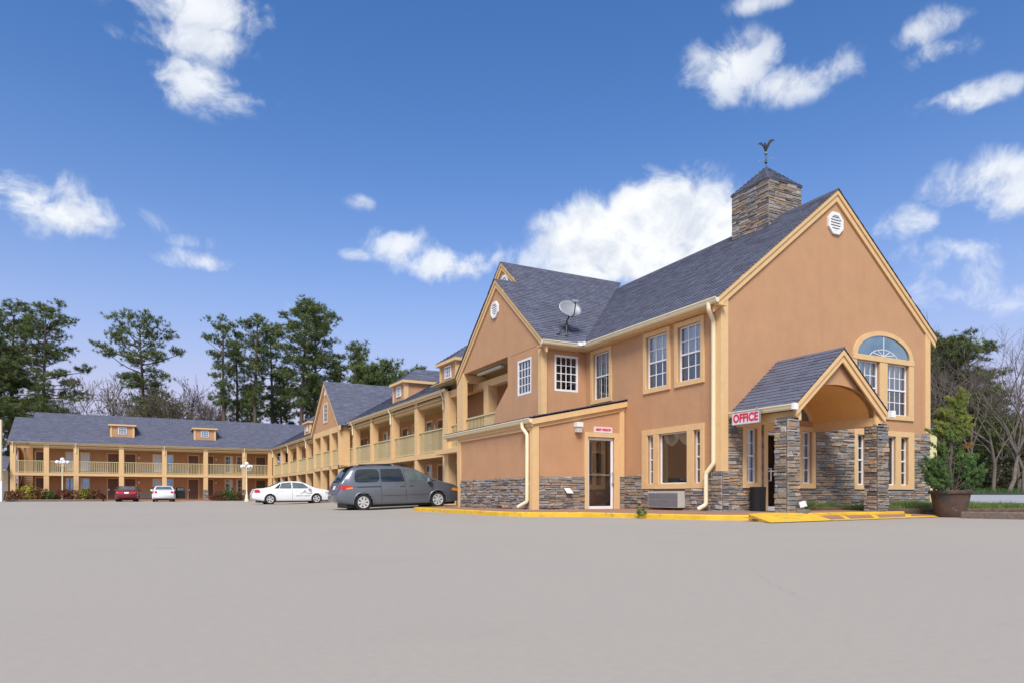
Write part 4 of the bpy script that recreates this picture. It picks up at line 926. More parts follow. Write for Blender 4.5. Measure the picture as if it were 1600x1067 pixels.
def dormer(W, c, t0, ez, T, hw=1.02):
    r = lambda t: ZG+SR*t
    tb = (ez+.0-ZG)/SR
    mb = MB(); P = W.p
    mb.add([P(c-hw, t0, r(t0)-.1), P(c+hw, t0, r(t0)-.1), P(c+hw, t0, ez), P(c-hw, t0, ez), P(c-hw, tb+.3, ez), P(c+hw, tb+.3, ez)], [(0,1,2,3), (0,3,4), (1,5,2)]); d = mb.obj('dormer', 'stucco', T, fix=False)
    F = W.frame(t0); q = MB(); F.box(q, c-hw-.02, c-hw+.14, r(t0)-.02, ez, 0, .04); F.box(q, c+hw-.14, c+hw+.02, r(t0)-.02, ez, 0, .04)
    for sg in (-1, 1):
        FS = W.side(c+sg*hw, sg); FS.box(q, t0-.03, t0+.2, r(t0)-.0, ez, 0, .04)
    o = .20; W.bx(q, c-hw-o, c+hw+o, t0-o, tb+.25, ez-.02, ez+.13); q.obj('dormer_trim', 'trim', d)
    w = MB(); vm = (r(t0)+ez)/2+.07; window_h = (ez-r(t0))*.62; wu = .36
    grect(w, F, c-wu, c+wu, vm-window_h/2, vm+window_h/2, .05, 0, .05)
    for x in (-.12, .12): F.box(w, c+x-.012, c+x+.012, vm-window_h/2, vm+window_h/2, .02, .045)
    for j in (1, 2): z = vm-window_h/2+window_h*j/3; F.box(w, c-wu, c+wu, z-.012, z+.012, .02, .043)
    wo = w.obj('window', 'white', d); g = MB(); F.box(g, c-wu+.03, c+wu-.03, vm-window_h/2+.03, vm+window_h/2-.03, .004, .02); g.obj('pane', 'glass_dark', wo)
    h = hw+o; s2 = .72; ta = t0-o+h; za = ez+.13+s2*h; zb = ez+.13; tr = (za-ZG)/SR; te = (zb-ZG)/SR
    m = MB(); A = P(c, ta, za); B = P(c, tr, za); m.add([P(c-h, t0-o, zb), P(c+h, t0-o, zb), P(c+h, te, zb), P(c-h, te, zb), A, B], [(0,1,4), (1,2,5,4), (3,0,4,5)]); ro = m.obj('dormer_roof', 'roofbase', d, fix=False)
    m = MB(); ks = math.hypot(1, s2); L = h*ks
    shingles(m, P(c, t0-o, zb), P(1, 0, 0), P(0, 1, s2), 0, L, lambda v: (-h*(1-v/L), h*(1-v/L)), e=.16, tab=.34)
    for sg in (-1, 1):
        shingles(m, P(c+sg*h, 0, zb), P(0, 1, 0), P(-sg, 0, s2), 0, L, lambda v: (t0-o+h*v/L, te+(tr-te)*v/L), e=.16, tab=.34)
    tag(m.obj('shingles', 'shingle', ro, fix=False), kind='stuff')
def wing_posts(W, posts, t0=0., t1=.42, w=.42, stone=()):
    for i, a in enumerate(posts):
        mb = MB(); W.bx(mb, a-w, a, t0, t1, .1, 5.34); o = mb.obj('post', 'trim', W.T, bevel=.01)
def wing_rails(W, segs, t=.14):
    for a, b in segs:
        p, q = W.p(a, t, 0), W.p(b, t, 0); rail(W.T, (p.x, p.y), (q.x, q.y), 2.70, 3.80, .145)
def wall_lamp(F, T, u, v):
    mb = MB(); F.box(mb, u-.08, u+.08, v-.12, v+.12, 0, .14); mb.obj('wall_lamp', 'white', T, bevel=.02)
def spouts(W, posts):
    for a in posts:
        a -= .21; downspout([W.p(a, -.17, 5.48), W.p(a, -.17, 5.32), W.p(a, -.06, 5.18), W.p(a, -.06, 4.6)], W.T, r=.045)
# long wing running back from the office
LT = empty('motel_wing', WO, WA, 'long two-storey tan motel wing with olive railings running back from the office', 'building')
LW = Wing(LT, True)
wing_shell(LW, -.6, 53.5, -.35, 53.5, (-.6, 53.5), seed=41)
P1 = [.42, 4.20, 8.10, 12.0, 15.95]; P2 = [26.9, 30.6, 34.5, 38.6, 42.5, 46.9]
wing_posts(LW, P1+P2)
GP = [17.42, 19.75, 22.50, 24.95]
mb = MB(); LW.bx(mb, 17.0, 17.42, -.62, .12, .1, 5.30); mb.obj('pilaster', 'trim', LT, bevel=.01)
mb = MB(); LW.bx(mb, 24.53, 24.95, -.62, .12, .1, 5.30); mb.obj('pilaster', 'trim', LT, bevel=.01)
wing_posts(LW, GP[1:3], -.62, -.20)
segs = [(a, b-.42) for a, b in zip(P1, P1[1:])]+[(P1[-1], 17.0), (24.95, P2[0]-.42)]+[(a, b-.42) for a, b in zip(P2, P2[1:])]
wing_rails(LW, segs); wing_rails(LW, [(a, b-.42) for a, b in zip(GP, GP[1:])], -.48)
mb = MB(); LW.bx(mb, 17.0, 24.95, -.58, -.0, 2.42, 2.62); LW.bx(mb, 17.0, 24.95, -.62, -.58, 2.40, 2.65); LW.bx(mb, 17.0, 24.95, -.6, -.3, 4.95, 5.34); each(mb, 'gable_beam', 'trim', LT)
# projecting gable in the middle of the wing
GF = LW.frame(-.60); gc, gs, gz0 = 20.97, .83, 5.34
mb = MB(); GF.prism(mb, [(16.95, gz0-.0), (25.0, gz0), (gc, gz0+gs*4.03)], -.1, 0); mb.obj('gable_wall', 'stucco', LT)
rake(GF, (gc, gz0+gs*4.03+.22), (gc-4.3, gz0+gs*4.03+.22-gs*4.3), (gc+4.3, gz0+gs*4.03+.22-gs*4.3), .26, 0, .14, 'rake_board', LT, second=False)
def zg(a): return gz0+.22+gs*(4.03-abs(a-gc))
for sg in (-1, 1):
    e = gc+sg*4.30; tv = lambda a: (zg(a)-ZG)/SR
    ro = slab([LW.p(e, -.68, zg(e)), LW.p(gc, -.68, zg(gc)), LW.p(gc, tv(gc)+.1, zg(gc)), LW.p(e, max(tv(e), 0)+.1, zg(e))], LT, 'gable_roof')
    m = MB(); kg = math.hypot(1, gs); shingles(m, LW.p(e, 0, zg(e)), LW.p(0, 1, 0), LW.p(-sg, 0, gs), 0, 4.3*kg, lambda v, e=e, sg=sg: (-.80, max(tv(e-sg*v/kg), 0)+.15), e=.17, tab=.36); tag(m.obj('shingles', 'shingle', ro, fix=False), kind='stuff')
w = plain_window(GF, LT, gc-.0, .95, 5.95, 7.25, 0, .10); vent(GF, gc, 8.05, .22, LT)
for c in (1.35, 8.6, 33.3): dormer(LW, c, .70, 7.02, LT)
FBk = LW.frame(1.95)
for i, a in enumerate([2.2, 6.1, 10.0, 13.9, 18.4, 21, 23.6, 26.0, 28.6, 32.4, 36.4, 40.4, 44.6]):
    for z in (.15, 2.64):
        d = -1 if i % 2 else 1
        plain_door(FBk, LT, a+d*.95, .92, z); plain_window(FBk, LT, a-d*.85, .85, z+.55, z+2.12, .5 if (i+int(z)) % 3 else 0)
        if z > 1: wall_lamp(FBk, LT, a+d*.22, z+1.75)
spouts(LW, (P1[0], P1[2], P1[4], P2[1], P2[3], P2[5]))
# guest block across the back of the lot
BO = w2w(-23.0, 47.3); BT = empty('guest_room_block', BO, WA, 'two-storey tan motel block with slate roof across the far left of the lot', 'building')
BW = Wing(BT, False)
wing_shell(BW, 0, 23.0, 1.35, 29.5, (1.55, 23.2), seed=55)
# lower roof over the end stair
kk = math.hypot(1, SR)
ro = slab([(-.12, -.22, ZG-SR*.22), (1.35, -.22, ZG-SR*.22), (1.35, 4.5, ZG+SR*4.5), (-.12, 4.5, ZG+SR*4.5)], BT)
m = MB(); shingles(m, (0, -.25, ZG-SR*.25), (1, 0, 0), (0, 1, SR), 0, 4.7*kk, lambda v: (-.16, 1.36), e=.17, tab=.36); tag(m.obj('shingles', 'shingle', ro, fix=False), kind='stuff')
m = MB(); m.prism([(1.33, .2, 5.3), (1.33, 5.6, 8.80), (1.33, 11.2, 5.6)], (.04, 0, 0)); m.box(-.12, -.06, -.1, 9, 5.2, 5.6); m.box(0, 1.5, -.1, .0, 5.30, 5.54); each(m, 'end_gable', 'stucco', BT)
mb = MB(); gutter(mb, (-.14, -.10, 5.42), (1.35, -.10, 5.42), (0, -1, 0)); mb.obj('gutter', 'cream', BT)
PB = [.45, 3.0, 5.36, 9.1, 12.85, 16.65, 20.4, 23.0]
wing_posts(BW, PB); wing_rails(BW, [(a, b-.42) for a, b in zip(PB, PB[1:])])
mb = MB(); mb.box(.0, 1.55, 5.2, 5.3, 0, 5.3); mb.box(-.0, .12, 4.4, 5.2, 0, 5.3); each(mb, 'stair_back_wall', 'stucco_in', BT); mb = MB()
for i in range(13): mb.box(.45, 1.5, 1.0+i*.27, 1.0+i*.27+.30, .10+i*.19, .16+i*.19)
mb.beam((.42, 1.0, .1), (.42, 4.6, 2.6), .06, .28); each(mb, 'stair_tread', 'wood', BT)
post(BT, .86, 1.0, 1.9, 2.04, 2.6, 5.1)
FBB = BW.frame(1.95)
for z in (.15, 2.64):
    for u in (2.25, 8.15, 9.62, 15.4, 16.85, 22.1): plain_door(FBB, BT, u, .92, z)
    for i, u in enumerate((4.55, 5.75, 12.02, 13.12, 18.85, 20.0)): plain_window(FBB, BT, u, .72, z+.35, z+2.08, (.95, .9, .9, .3, .3, 0)[i] if z > 1 else (.2, .25, .8, .2, .4, .15)[i], side=1 if i % 2 else -1)
    for u in (3.2, 6.8, 11.0, 14.1, 17.85, 21.0): ac_unit(FBB, BT, u-.62, u+.62, z+.18, z+.60, .14)
    for u in (10.4, 17.6): wall_lamp(FBB, BT, u, z+1.72)
dormer(BW, 8.95, 1.2, 7.45, BT); dormer(BW, 16.45, 1.2, 7.45, BT); spouts(BW, (PB[0], PB[2], PB[4], PB[6]))
# stone veneer at the foot of two posts
for a in (16.65, 20.4):
    F = Fr((0, -.01, 0), (1, 0, 0), (0, -1, 0)); stones(F, a-.45, a+.03, .1, 1.15, [], BT, hmin=.10, hmax=.16, wmin=.16, wmax=.3)
emit_stones(BT)
# small side shelter at the far left
ST = empty('shelter', w2w(-25.2, 46.9), WA, 'small cream shelter with slate roof at the left end of the far block', 'shed')
mb = MB(); mb.box(0, .14, 0, .14, 0, 2.9); mb.box(1.6, 1.74, 0, .14, 0, 2.9); mb.box(0, 1.9, 1.8, 1.9, 0, 2.9); each(mb, 'wall', 'cream', ST); mb = MB(); mb.prism([(-.2, -.3, 2.9), (2.1, -.3, 2.9), (2.1, 2.2, 4.1), (-.2, 2.2, 4.1)], (0, 0, .1)); mb.obj('roof', 'roofbase', ST)
mb = MB(); p = at(1, 60); mb.tube([(p.x, p.y, 0), (p.x, p.y, 7.2)], [.14, .11], 10); tag(mb.obj('utility_post', 'cream', smooth=40), 'tall cream post at the left edge of the photo', 'post')
mb = MB(); p = at(1, 58.5); mb.box(p.x-.5, p.x+.12, p.y-.1, p.y+.6, 0, 1.75); tag(mb.obj('utility_cabinet', 'white', bevel=.03), 'white utility cabinet below the cream post at the left edge', 'cabinet')
# ------------------------------------------------------------------ vehicles
def interp(K, x):
    if x <= K[0][0]: return K[0][1]
    for (a, va), (b, vb) in zip(K, K[1:]):
        if x <= b:
            t = (x-a)/(b-a); return va+(vb-va)*t
    return K[-1][1]
def smooth_interp(K, x, h=.06):
    return sum(interp(K, x+h*d)*w for d, w in ((-1.5, .1), (-.75, .2), (0, .4), (.75, .2), (1.5, .1)))
def car_body(S_):
    L, W = S_['L'], S_['W']; st = sorted({0.0, L, *[L*i/70 for i in range(71)], .02, .05, L-.02, L-.05})
    NR = 15; verts = []; bm = bmesh.new(); rings = []
    for x in st:
        top = smooth_interp(S_['roof'], x); belt = min(smooth_interp(S_['belt'], x), top-.015); bot = interp(S_['bot'], x)
        tp = interp(S_['plan'], x); hw = W/2*tp; g = max(0.0, min(1.0, (top-belt)/.42))
        wt = hw*(1-.20*g)-.02; prof = []
        belt = max(belt, bot+.08); top = max(top, belt+.012)
        mid = bot+(belt-bot)*.45
        prof += [(0, bot), (hw*.78, bot), (hw*.95, bot+.02)]
        for q in range(9):
            t = q/8; prof.append((hw*(.985+.02*math.sin(math.pi*min(1, t*1.25))-.04*max(0, t-.72)/.28), bot+.06+(belt-bot-.06)*t))
        prof[-1] = (hw*.95, belt)
        for t in (.25, .5, .75): prof.append((hw*.95+(wt-hw*.95)*t**1.15, belt+(top-belt)*.90*t))
        prof += [(wt-.02, belt+(top-belt)*.91), (wt-.10, belt+(top-belt)*.965), (wt*.55, belt+(top-belt)*.995), (0, top)]
        ring = []
        for y, z in prof: ring.append(bm.verts.new((x-L/2, y, z)))
        for y, z in prof[-2:0:-1]: ring.append(bm.verts.new((x-L/2, -y, z)))
        rings.append(ring)
    n = len(rings[0])
    for a, b in zip(rings, rings[1:]):
        for i in range(n): bm.faces.new((a[i], a[(i+1) % n], b[(i+1) % n], b[i]))
    bm.faces.new(rings[0]); bm.faces.new(rings[-1][::-1])
    bmesh.ops.recalc_face_normals(bm, faces=bm.faces)
    bvh = BVHTree.FromBMesh(bm)
    # wheel openings
    rm = []
    for f in bm.faces:
        c = f.calc_center_median()
        for wx in S_['wheels']:
            if abs(c.y) > W/2*.62 and (c.x-wx)**2+(c.z-S_['wr'])**2 < (S_['wr']+.03)**2: rm.append(f); break
    bmesh.ops.delete(bm, geom=rm, context='FACES')
    me = bpy.data.meshes.new('body'); bm.to_mesh(me); bm.free(); me.polygons.foreach_set('use_smooth', [True]*len(me.polygons))
    if hasattr(me, 'set_sharp_from_angle'): me.set_sharp_from_angle(angle=R(50))
    return me, bvh
def patch(bvh, quad, d, n=10, m=6, off=.006, rnd_=.0, mb=None):
    """lay a rounded four-cornered patch on the body by projecting along d"""
    d = Vector(d); q = [Vector(p) for p in quad]; mb = mb or MB(); vs = []; ok = True
    for j in range(m+1):
        for i in range(n+1):
            s, t = i/n, j/m
            if rnd_:
                e = rnd_; ss, tt = 2*s-1, 2*t-1
                ss2 = ss*math.sqrt(1-e*tt*tt*abs(tt)**2); tt2 = tt*math.sqrt(1-e*ss*ss*abs(ss)**2); s, t = (ss2+1)/2, (tt2+1)/2
            p = (q[0]*(1-s)+q[1]*s)*(1-t)+(q[3]*(1-s)+q[2]*s)*t
            o = p-d*3; h = bvh.ray_cast(o, d, 6)
            loc = h[0] if h[0] is not None else p
            vs.append(loc-d*off)
    mb.add(vs, [(j*(n+1)+i, j*(n+1)+i+1, (j+1)*(n+1)+i+1, (j+1)*(n+1)+i) for j in range(m) for i in range(n)]); return mb
def make_wheel(r=.33, w=.21, spokes=5, fat=.5):
    t = MB(); t.lathe([(r*.62, -w/2), (r*.90, -w/2), (r*.98, -w*.38), (r, -w*.2), (r, w*.2), (r*.98, w*.38), (r*.90, w/2), (r*.62, w/2)], n=28, axis='y', cap=False); tm = t.mesh('tyre', 'rubber', smooth=40)
    d = MB(); d.lathe([(.02, -w*.36), (r*.60, -w*.36), (r*.60, w*.36), (.02, w*.36)], n=24, axis='y'); dm = d.mesh('wheel_well', 'black')
    h = MB(); h.lathe([(r*.585, w*.30), (r*.66, w*.40), (r*.66, w*.50), (r*.60, w*.52), (r*.55, w*.40)], n=28, axis='y', cap=False); h.lathe([(.01, w*.30), (r*.17, w*.34), (r*.14, w*.50), (.01, w*.52)], n=14, axis='y')
    for i in range(spokes):
        a = 2*math.pi*i/spokes; u = Vector((math.cos(a), 0, math.sin(a))); v = Vector((-math.sin(a), 0, math.cos(a))); y = Vector((0, 1, 0))
        k0, k1 = r*.07, r*.58*math.sin(math.pi/spokes)*fat
        pts = [u*r*.12-v*k0, u*r*.12+v*k0, u*r*.60+v*k1, u*r*.60-v*k1]; h.prism([p+y*w*.36 for p in pts], y*w*.11)
    return tm, dm, h.mesh('rim', 'alloy', smooth=35)
def build_car(name, S_, loc, rz, pitch, label, paint, side='r', group='parked cars'):
    T = empty(name, loc, 0, label, 'car' if name != 'minivan' else 'minivan', group); T.rotation_euler = (0, -pitch, rz); L, W, wr = S_['L'], S_['W'], S_['wr']
    me, bvh = car_body(S_); me.materials.append(M[paint]); bo = bpy.data.objects.new('body', me); COL.objects.link(bo); bo.parent = T
    tm, dm, rm = make_wheel(wr, .21, S_['spokes'], S_.get('fat', .5)); H = L/2
    for wx in S_['wheels']:
        for sg in (-1, 1):
            wo = inst('wheel', tm, T, (wx, sg*(W/2-.125), wr), (0, 0, 0 if sg > 0 else math.pi)); inst('rim', rm, wo); inst('wheel_disc', dm, wo)
            a = MB(); n = 20; pts = [(wx+(wr+.05)*math.cos(math.pi*1.12*i/n-.19), wr+(wr+.05)*math.sin(math.pi*1.12*i/n-.19)) for i in range(n+1)]
            pa = []
            for x, z in pts:
                h = bvh.ray_cast(Vector((x, sg*3, max(z, interp(S_['bot'], x+H)+.05))), Vector((0, -sg, 0)), 4); y = h[0].y if h[0] else sg*W/2; pa.append((x, y, z))
            a.tube(pa, .034, 6); a.obj('wheel_arch', S_.get('arch', paint), T, smooth=True)
            b = MB(); b.lathe([(.05, sg*(W/2-.42)), (wr+.035, sg*(W/2-.42)), (wr+.035, sg*(W/2-.30)), (.05, sg*(W/2-.30))], (wx, 0, wr), 24, 'y'); b.obj('wheel_housing', 'black', T)
    def sp(nm, quad, mt, sg=-1, parent=bo, **kw):
        q = [(x-H, sg*W/2, z) for x, z in quad]; return patch(bvh, q, (0, -sg, 0), **kw).obj(nm, mt, parent, smooth=True)
    def ep(nm, quad, mt, end=0, parent=bo, **kw):
        d = 1 if end == 0 else -1; q = [(-H*d, y, z) for y, z in quad]; return patch(bvh, q, (d, 0, 0), **kw).obj(nm, mt, parent, smooth=True)
    def tp(nm, quad, mt, parent=bo, **kw):
        q = [(x-H, y, 2.0) for x, y in quad]; return patch(bvh, q, (0, 0, -1), **kw).obj(nm, mt, parent, smooth=True)
    for sg in (-1, 1):
        for quad, m, r_ in S_['side_glass']: sp('side_window', quad, m, sg, rnd_=r_, n=12, m=6)
        for (x0, z0), (x1, z1) in S_['seams']:
            w = .006; dx, dz = (w, 0) if abs(x1-x0) < abs(z1-z0) else (0, w)
            sp('door_seam', [(x0-dx, z0-dz), (x1-dx, z1-dz), (x1+dx, z1+dz), (x0+dx, z0+dz)] if dx == 0 else [(x0-dx, z0), (x0+dx, z0), (x1+dx, z1), (x1-dx, z1)], 'black', sg, n=10, m=10, off=.003)
        for x, z in S_['handles']: 
            h = MB(); hh = bvh.ray_cast(Vector((x-H, sg*3, z)), Vector((0, -sg, 0)), 4); y = hh[0].y; h.box(x-H-.10, x-H+.10, min(y, y+sg*.035), max(y, y+sg*.035), z-.022, z+.022); h.obj('door_handle', paint, bo, bevel=.012)
        for qi, (nm, quad, m) in enumerate(S_['side_lamps']): sp(nm, quad, m, sg, off=.008+.008*qi, rnd_=.25)
        mx, mz = S_['mirror']; h = MB(); hh = bvh.ray_cast(Vector((mx-H, sg*3, mz)), Vector((0, -sg, 0)), 4); y = abs(hh[0].y); yy = sorted((sg*(y+.03), sg*(y+.22))); h.box(mx-H-.05, mx-H+.09, yy[0], yy[1], mz-.02, mz+.15); h.box(mx-H+.0, mx-H+.07, min(sg*(y-.03), sg*(y+.05)), max(sg*(y-.03), sg*(y+.05)), mz-.03, mz+.03); h.obj('mirror', S_.get('mirror_m', paint), T, bevel=.03)
        for quad, m in S_.get('side_strips', []): sp('side_moulding', quad, m, sg, off=.012, n=24, m=2)
    for nm, quad, m in S_['rear']: ep(nm, quad, m, 0, off=.01, rnd_=.12)
    for nm, quad, m in S_['front']: ep(nm, quad, m, 1, off=.01, rnd_=.12)
    tp('windscreen', S_['windscreen'], 'car_glass', n=10, m=8)
    if 'rear_glass' in S_: tp('rear_window', S_['rear_glass'], 'car_glass2', n=10, m=8)
    u = MB(); u.box(-H+.35, H-.35, -W*.40, W*.40, .13, .34); u.obj('underbody', 'black', T)  # black underbody hung low to deepen the shadow beneath the car
    return T, bo, bvh
VAN = dict(L=5.10, W=1.93, wr=.335, wheels=(-1.60, 1.42), spokes=7, fat=.62, arch='steel_paint',
    roof=[(0, .66), (.05, .80), (.10, 1.00), (.16, 1.10), (.36, 1.42), (.50, 1.62), (.62, 1.70), (1.0, 1.735), (1.8, 1.745), (2.5, 1.72), (2.95, 1.65), (3.2, 1.56), (3.95, 1.14), (4.2, 1.06), (4.75, .93), (4.98, .80), (5.06, .68), (5.10, .55)],
    belt=[(0, .62), (.08, .98), (.2, 1.03), (3.4, 1.03), (4.0, 1.01), (4.6, .88), (5.0, .72), (5.1, .5)], bot=[(0, .40), (.25, .30), (.7, .22), (4.4, .20), (4.9, .24), (5.1, .34)],
    plan=[(0, .86), (.06, .92), (.2, .965), (.6, .99), (1.2, 1.0), (4.0, 1.0), (4.5, .97), (4.85, .88), (5.0, .78), (5.1, .62)],
    side_glass=[([(.62, 1.09), (1.62, 1.09), (1.62, 1.60), (.72, 1.60)], 'car_glass', .22), ([(1.68, 1.09), (2.62, 1.09), (2.52, 1.60), (1.68, 1.60)], 'car_glass', .06), ([(2.70, 1.09), (3.78, 1.09), (3.16, 1.50), (2.62, 1.60)], 'car_glass2', .06), ([(3.66, 1.085), (3.98, 1.085), (3.86, 1.12), (3.64, 1.19)], 'black', .1)],
    seams=[((1.66, .30), (1.66, 1.62)), ((2.66, .26), (2.62, 1.62)), ((3.72, .30), (3.78, 1.05)), ((1.66, .56), (3.70, .56)), ((.45, .93), (1.66, .93))], handles=[(2.50, .93), (2.86, .93)],
    side_strips=[([(.75, .905), (1.64, .905), (1.64, .925), (.75, .925)], 'black')],
    side_lamps=[('tail_light', [(.10, .80), (.55, .86), (.55, 1.00), (.10, 1.01)], 'tail'), ('side_marker', [(.30, .83), (.57, .87), (.57, .92), (.32, .90)], 'amber'), ('headlight', [(4.55, .68), (4.98, .62), (4.98, .74), (4.62, .80)], 'amber')],
    mirror=(3.60, 1.05), mirror_m='steel_paint',
    rear=[('rear_window', [(-.66, 1.13), (.66, 1.13), (.60, 1.58), (-.60, 1.58)], 'car_glass'), ('tail_light', [(.56, .84), (.84, .84), (.82, 1.02), (.58, 1.02)], 'tail'), ('tail_light', [(-.84, .84), (-.56, .84), (-.58, 1.02), (-.82, 1.02)], 'tail'), ('number_plate', [(-.17, .85), (.17, .85), (.17, .99), (-.17, .99)], 'white'), ('tailgate_seam', [(-.78, .66), (.78, .66), (.78, .675), (-.78, .675)], 'black')],
    front=[('front_bumper', [(-.80, .30), (.80, .30), (.76, .62), (-.76, .62)], 'black'), ('grille', [(-.45, .66), (.45, .66), (.42, .78), (-.42, .78)], 'black')],
    windscreen=[(3.22, -.66), (3.22, .66), (4.0, .80), (4.0, -.80)])
vt, vb, vbvh = build_car('minivan', VAN, (-4.51, 13.30, .02), 0, R(2.0), 'grey-blue minivan parked nose-in beside the office lean-to', 'steel_paint')
mb = MB()
for sg in (-1, 1): mb.tube([(-1.75, sg*.66, 1.70), (-1.65, sg*.66, 1.775), (.0, sg*.66, 1.79), (.2, sg*.66, 1.72)], .022, 6)
for x in (-1.3, -.4): mb.beam((x, -.66, 1.785), (x, .66, 1.785), .05, .02)
mb.obj('roof_rack', 'black', vt, smooth=40)
mb = MB(); mb.prism([(-2.12, -.60, 1.66), (-2.20, -.60, 1.70), (-1.92, -.60, 1.735), (-1.85, -.60, 1.70)], (0, 1.2, 0)); mb.obj('roof_spoiler', 'black', vt)
SED = dict(L=5.05, W=1.86, wr=.325, wheels=(-1.50, 1.33), spokes=5, fat=.55,
    roof=[(0, .60), (.04, .78), (.10, .95), (.25, 1.00), (.75, 1.03), (1.0, 1.08), (1.35, 1.24), (1.65, 1.37), (2.0, 1.44), (2.5, 1.46), (2.9, 1.43), (3.2, 1.33), (3.75, 1.03), (3.95, .98), (4.5, .90), (4.85, .78), (4.98, .65), (5.05, .48)],
    belt=[(0, .56), (.12, .90), (.4, .96), (2, .955), (3.6, .93), (4.2, .88), (4.8, .68), (5.05, .44)], bot=[(0, .36), (.3, .27), (.7, .20), (4.3, .19), (4.8, .22), (5.05, .30)],
    plan=[(0, .80), (.06, .88), (.2, .94), (.6, .985), (1.2, 1.0), (3.9, 1.0), (4.5, .96), (4.85, .86), (4.98, .74), (5.05, .58)],
    side_glass=[([(1.28, 1.0), (1.55, .995), (1.68, 1.30), (1.62, 1.29)], 'car_glass', .0), ([(1.58, .995), (2.32, .99), (2.30, 1.385), (1.74, 1.34)], 'car_glass2', .04), ([(2.40, .99), (3.46, .985), (3.04, 1.31), (2.38, 1.385)], 'car_glass2', .04)],
    seams=[((2.36, .28), (2.36, 1.38)), ((1.42, .62), (1.62, .98)), ((3.52, .30), (3.55, .95))], handles=[(1.72, .86), (2.66, .86)],
    side_lamps=[('tail_light', [(.10, .72), (.50, .76), (.36, .95), (.12, .94)], 'tail'), ('headlight', [(4.38, .66), (4.92, .58), (4.88, .70), (4.42, .79)], 'lens')],
    mirror=(3.36, .97), rear=[('tail_light', [(.50, .73), (.74, .73), (.72, .92), (.52, .92)], 'tail'), ('tail_light', [(-.74, .73), (-.50, .73), (-.52, .92), (-.72, .92)], 'tail'), ('number_plate', [(-.16, .62), (.16, .62), (.16, .76), (-.16, .76)], 'white')],
    front=[('grille', [(-.42, .40), (.42, .40), (.42, .56), (-.42, .56)], 'black')],
    windscreen=[(3.10, -.62), (3.10, .62), (3.80, .78), (3.80, -.78)], rear_glass=[(1.02, -.72), (1.02, .72), (1.62, .60), (1.62, -.60)])
st_, sb_, sbvh = build_car('sedan', SED, (-5.40, 32.25, .01), 0, R(.8), 'white four-door sedan with black lettering parked behind the minivan', 'white_paint')
def decal(txt, size, x, z, sg=-1, parent=sb_, bvh=sbvh, **kw):
    me = text_mesh(txt, size, extrude=0, **kw); me.materials.clear(); me.materials.append(M['ink'])
    for v in me.vertices:
        px, pz = x+v.co.x, z+v.co.y; h = bvh.ray_cast(Vector((px, sg*3, pz)), Vector((0, -sg, 0)), 4); v.co = (px, (h[0].y if h[0] else sg*.93)+sg*.006, pz)
    o = bpy.data.objects.new('lettering', me); COL.objects.link(o); o.parent = parent
decal('A', .30, .62, .78); decal('A', .15, .50, .74)
mb = MB()
for x0, x1, z in ((.30, .46, .69), (.72, 1.15, .68), (.05, .50, .52), (.56, 1.10, .515)):
    patch(sbvh, [(x0, -.93, z-.014), (x1, -.93, z-.010), (x1, -.93, z+.012), (x0, -.93, z+.014)], (0, 1, 0), n=10, m=1, mb=mb)
mb.obj('lettering_line', 'ink', sb_)
import copy
CPE = copy.deepcopy(SED); CPE.update(L=4.65, W=1.78, wheels=(-1.36, 1.30))
for k_ in ('roof', 'belt', 'bot', 'plan'): CPE[k_] = [(x*4.65/5.05, v*(.97 if k_ in ('roof',) else 1)) for x, v in CPE[k_]]
CPE['mirror'] = (3.1, .95); CPE['windscreen'] = [(2.87, -.6), (2.87, .6), (3.5, .74), (3.5, -.74)]; CPE['rear_glass'] = [(.95, -.68), (.95, .68), (1.52, .56), (1.52, -.56)]
RED = copy.deepcopy(CPE); RED['rear'] = [('tail_light', [(.28, .74), (.72, .74), (.70, .88), (.28, .88)], 'tail'), ('tail_light', [(-.72, .74), (-.28, .74), (-.28, .88), (-.70, .88)], 'tail'), ('number_plate', [(-.17, .72), (.17, .72), (.17, .85), (-.17, .85)], 'white')]
p = at(193.5, 59.5); build_car('red_car', RED, (p.x+.2, p.y+2.3, 0), R(90), 0, 'dark red car parked tail-out before the far block', 'red_paint')
p = at(252, 59.0); wt_, wb_, wbvh = build_car('white_car', CPE, (p.x+.2, p.y+2.3, 0), R(90), 0, 'white car with its right door open before the far block', 'white_paint')
mb = MB(); mb.prism([(.55, -.90, .35), (.55, -.90, .95), (.35, -1.02, 1.30), (.10, -1.55, 1.28), (.02, -1.72, .95), (.02, -1.72, .35)], (-.06, -.03, 0)); d_ = mb.obj('open_door', 'black', wt_)
mb = MB(); mb.prism([(.60, -.89, .35), (.60, -.89, .96), (.10, -1.72, .96), (.07, -1.72, .35)], (.05, .02, 0)); mb.obj('door_skin', 'white_paint', d_)
mb = MB(); mb.prism([(.34, -1.10, 1.0), (.30, -1.10, 1.24), (.12, -1.52, 1.22), (.08, -1.62, 1.0)], (-.08, -.035, 0)); mb.obj('door_glass', 'car_glass2', d_)
# wheel stops
for q, (x, y, l_) in enumerate(((-3.0, 17.0, 'worn yellow wheel stop beyond the minivan'), (-3.0, 20.1, 'worn yellow wheel stop halfway to the white sedan'))):
    mb = MB(); z = lot_z(x, y); mb.prism([(x-.09, y-.9, z), (x+.09, y-.9, z), (x+.06, y-.9, z+.12), (x-.06, y-.9, z+.12)], (0, 1.8, 0)); tag(mb.obj('wheel_stop', 'yellow', bevel=.02), l_, 'wheel stop', 'yellow wheel stops')
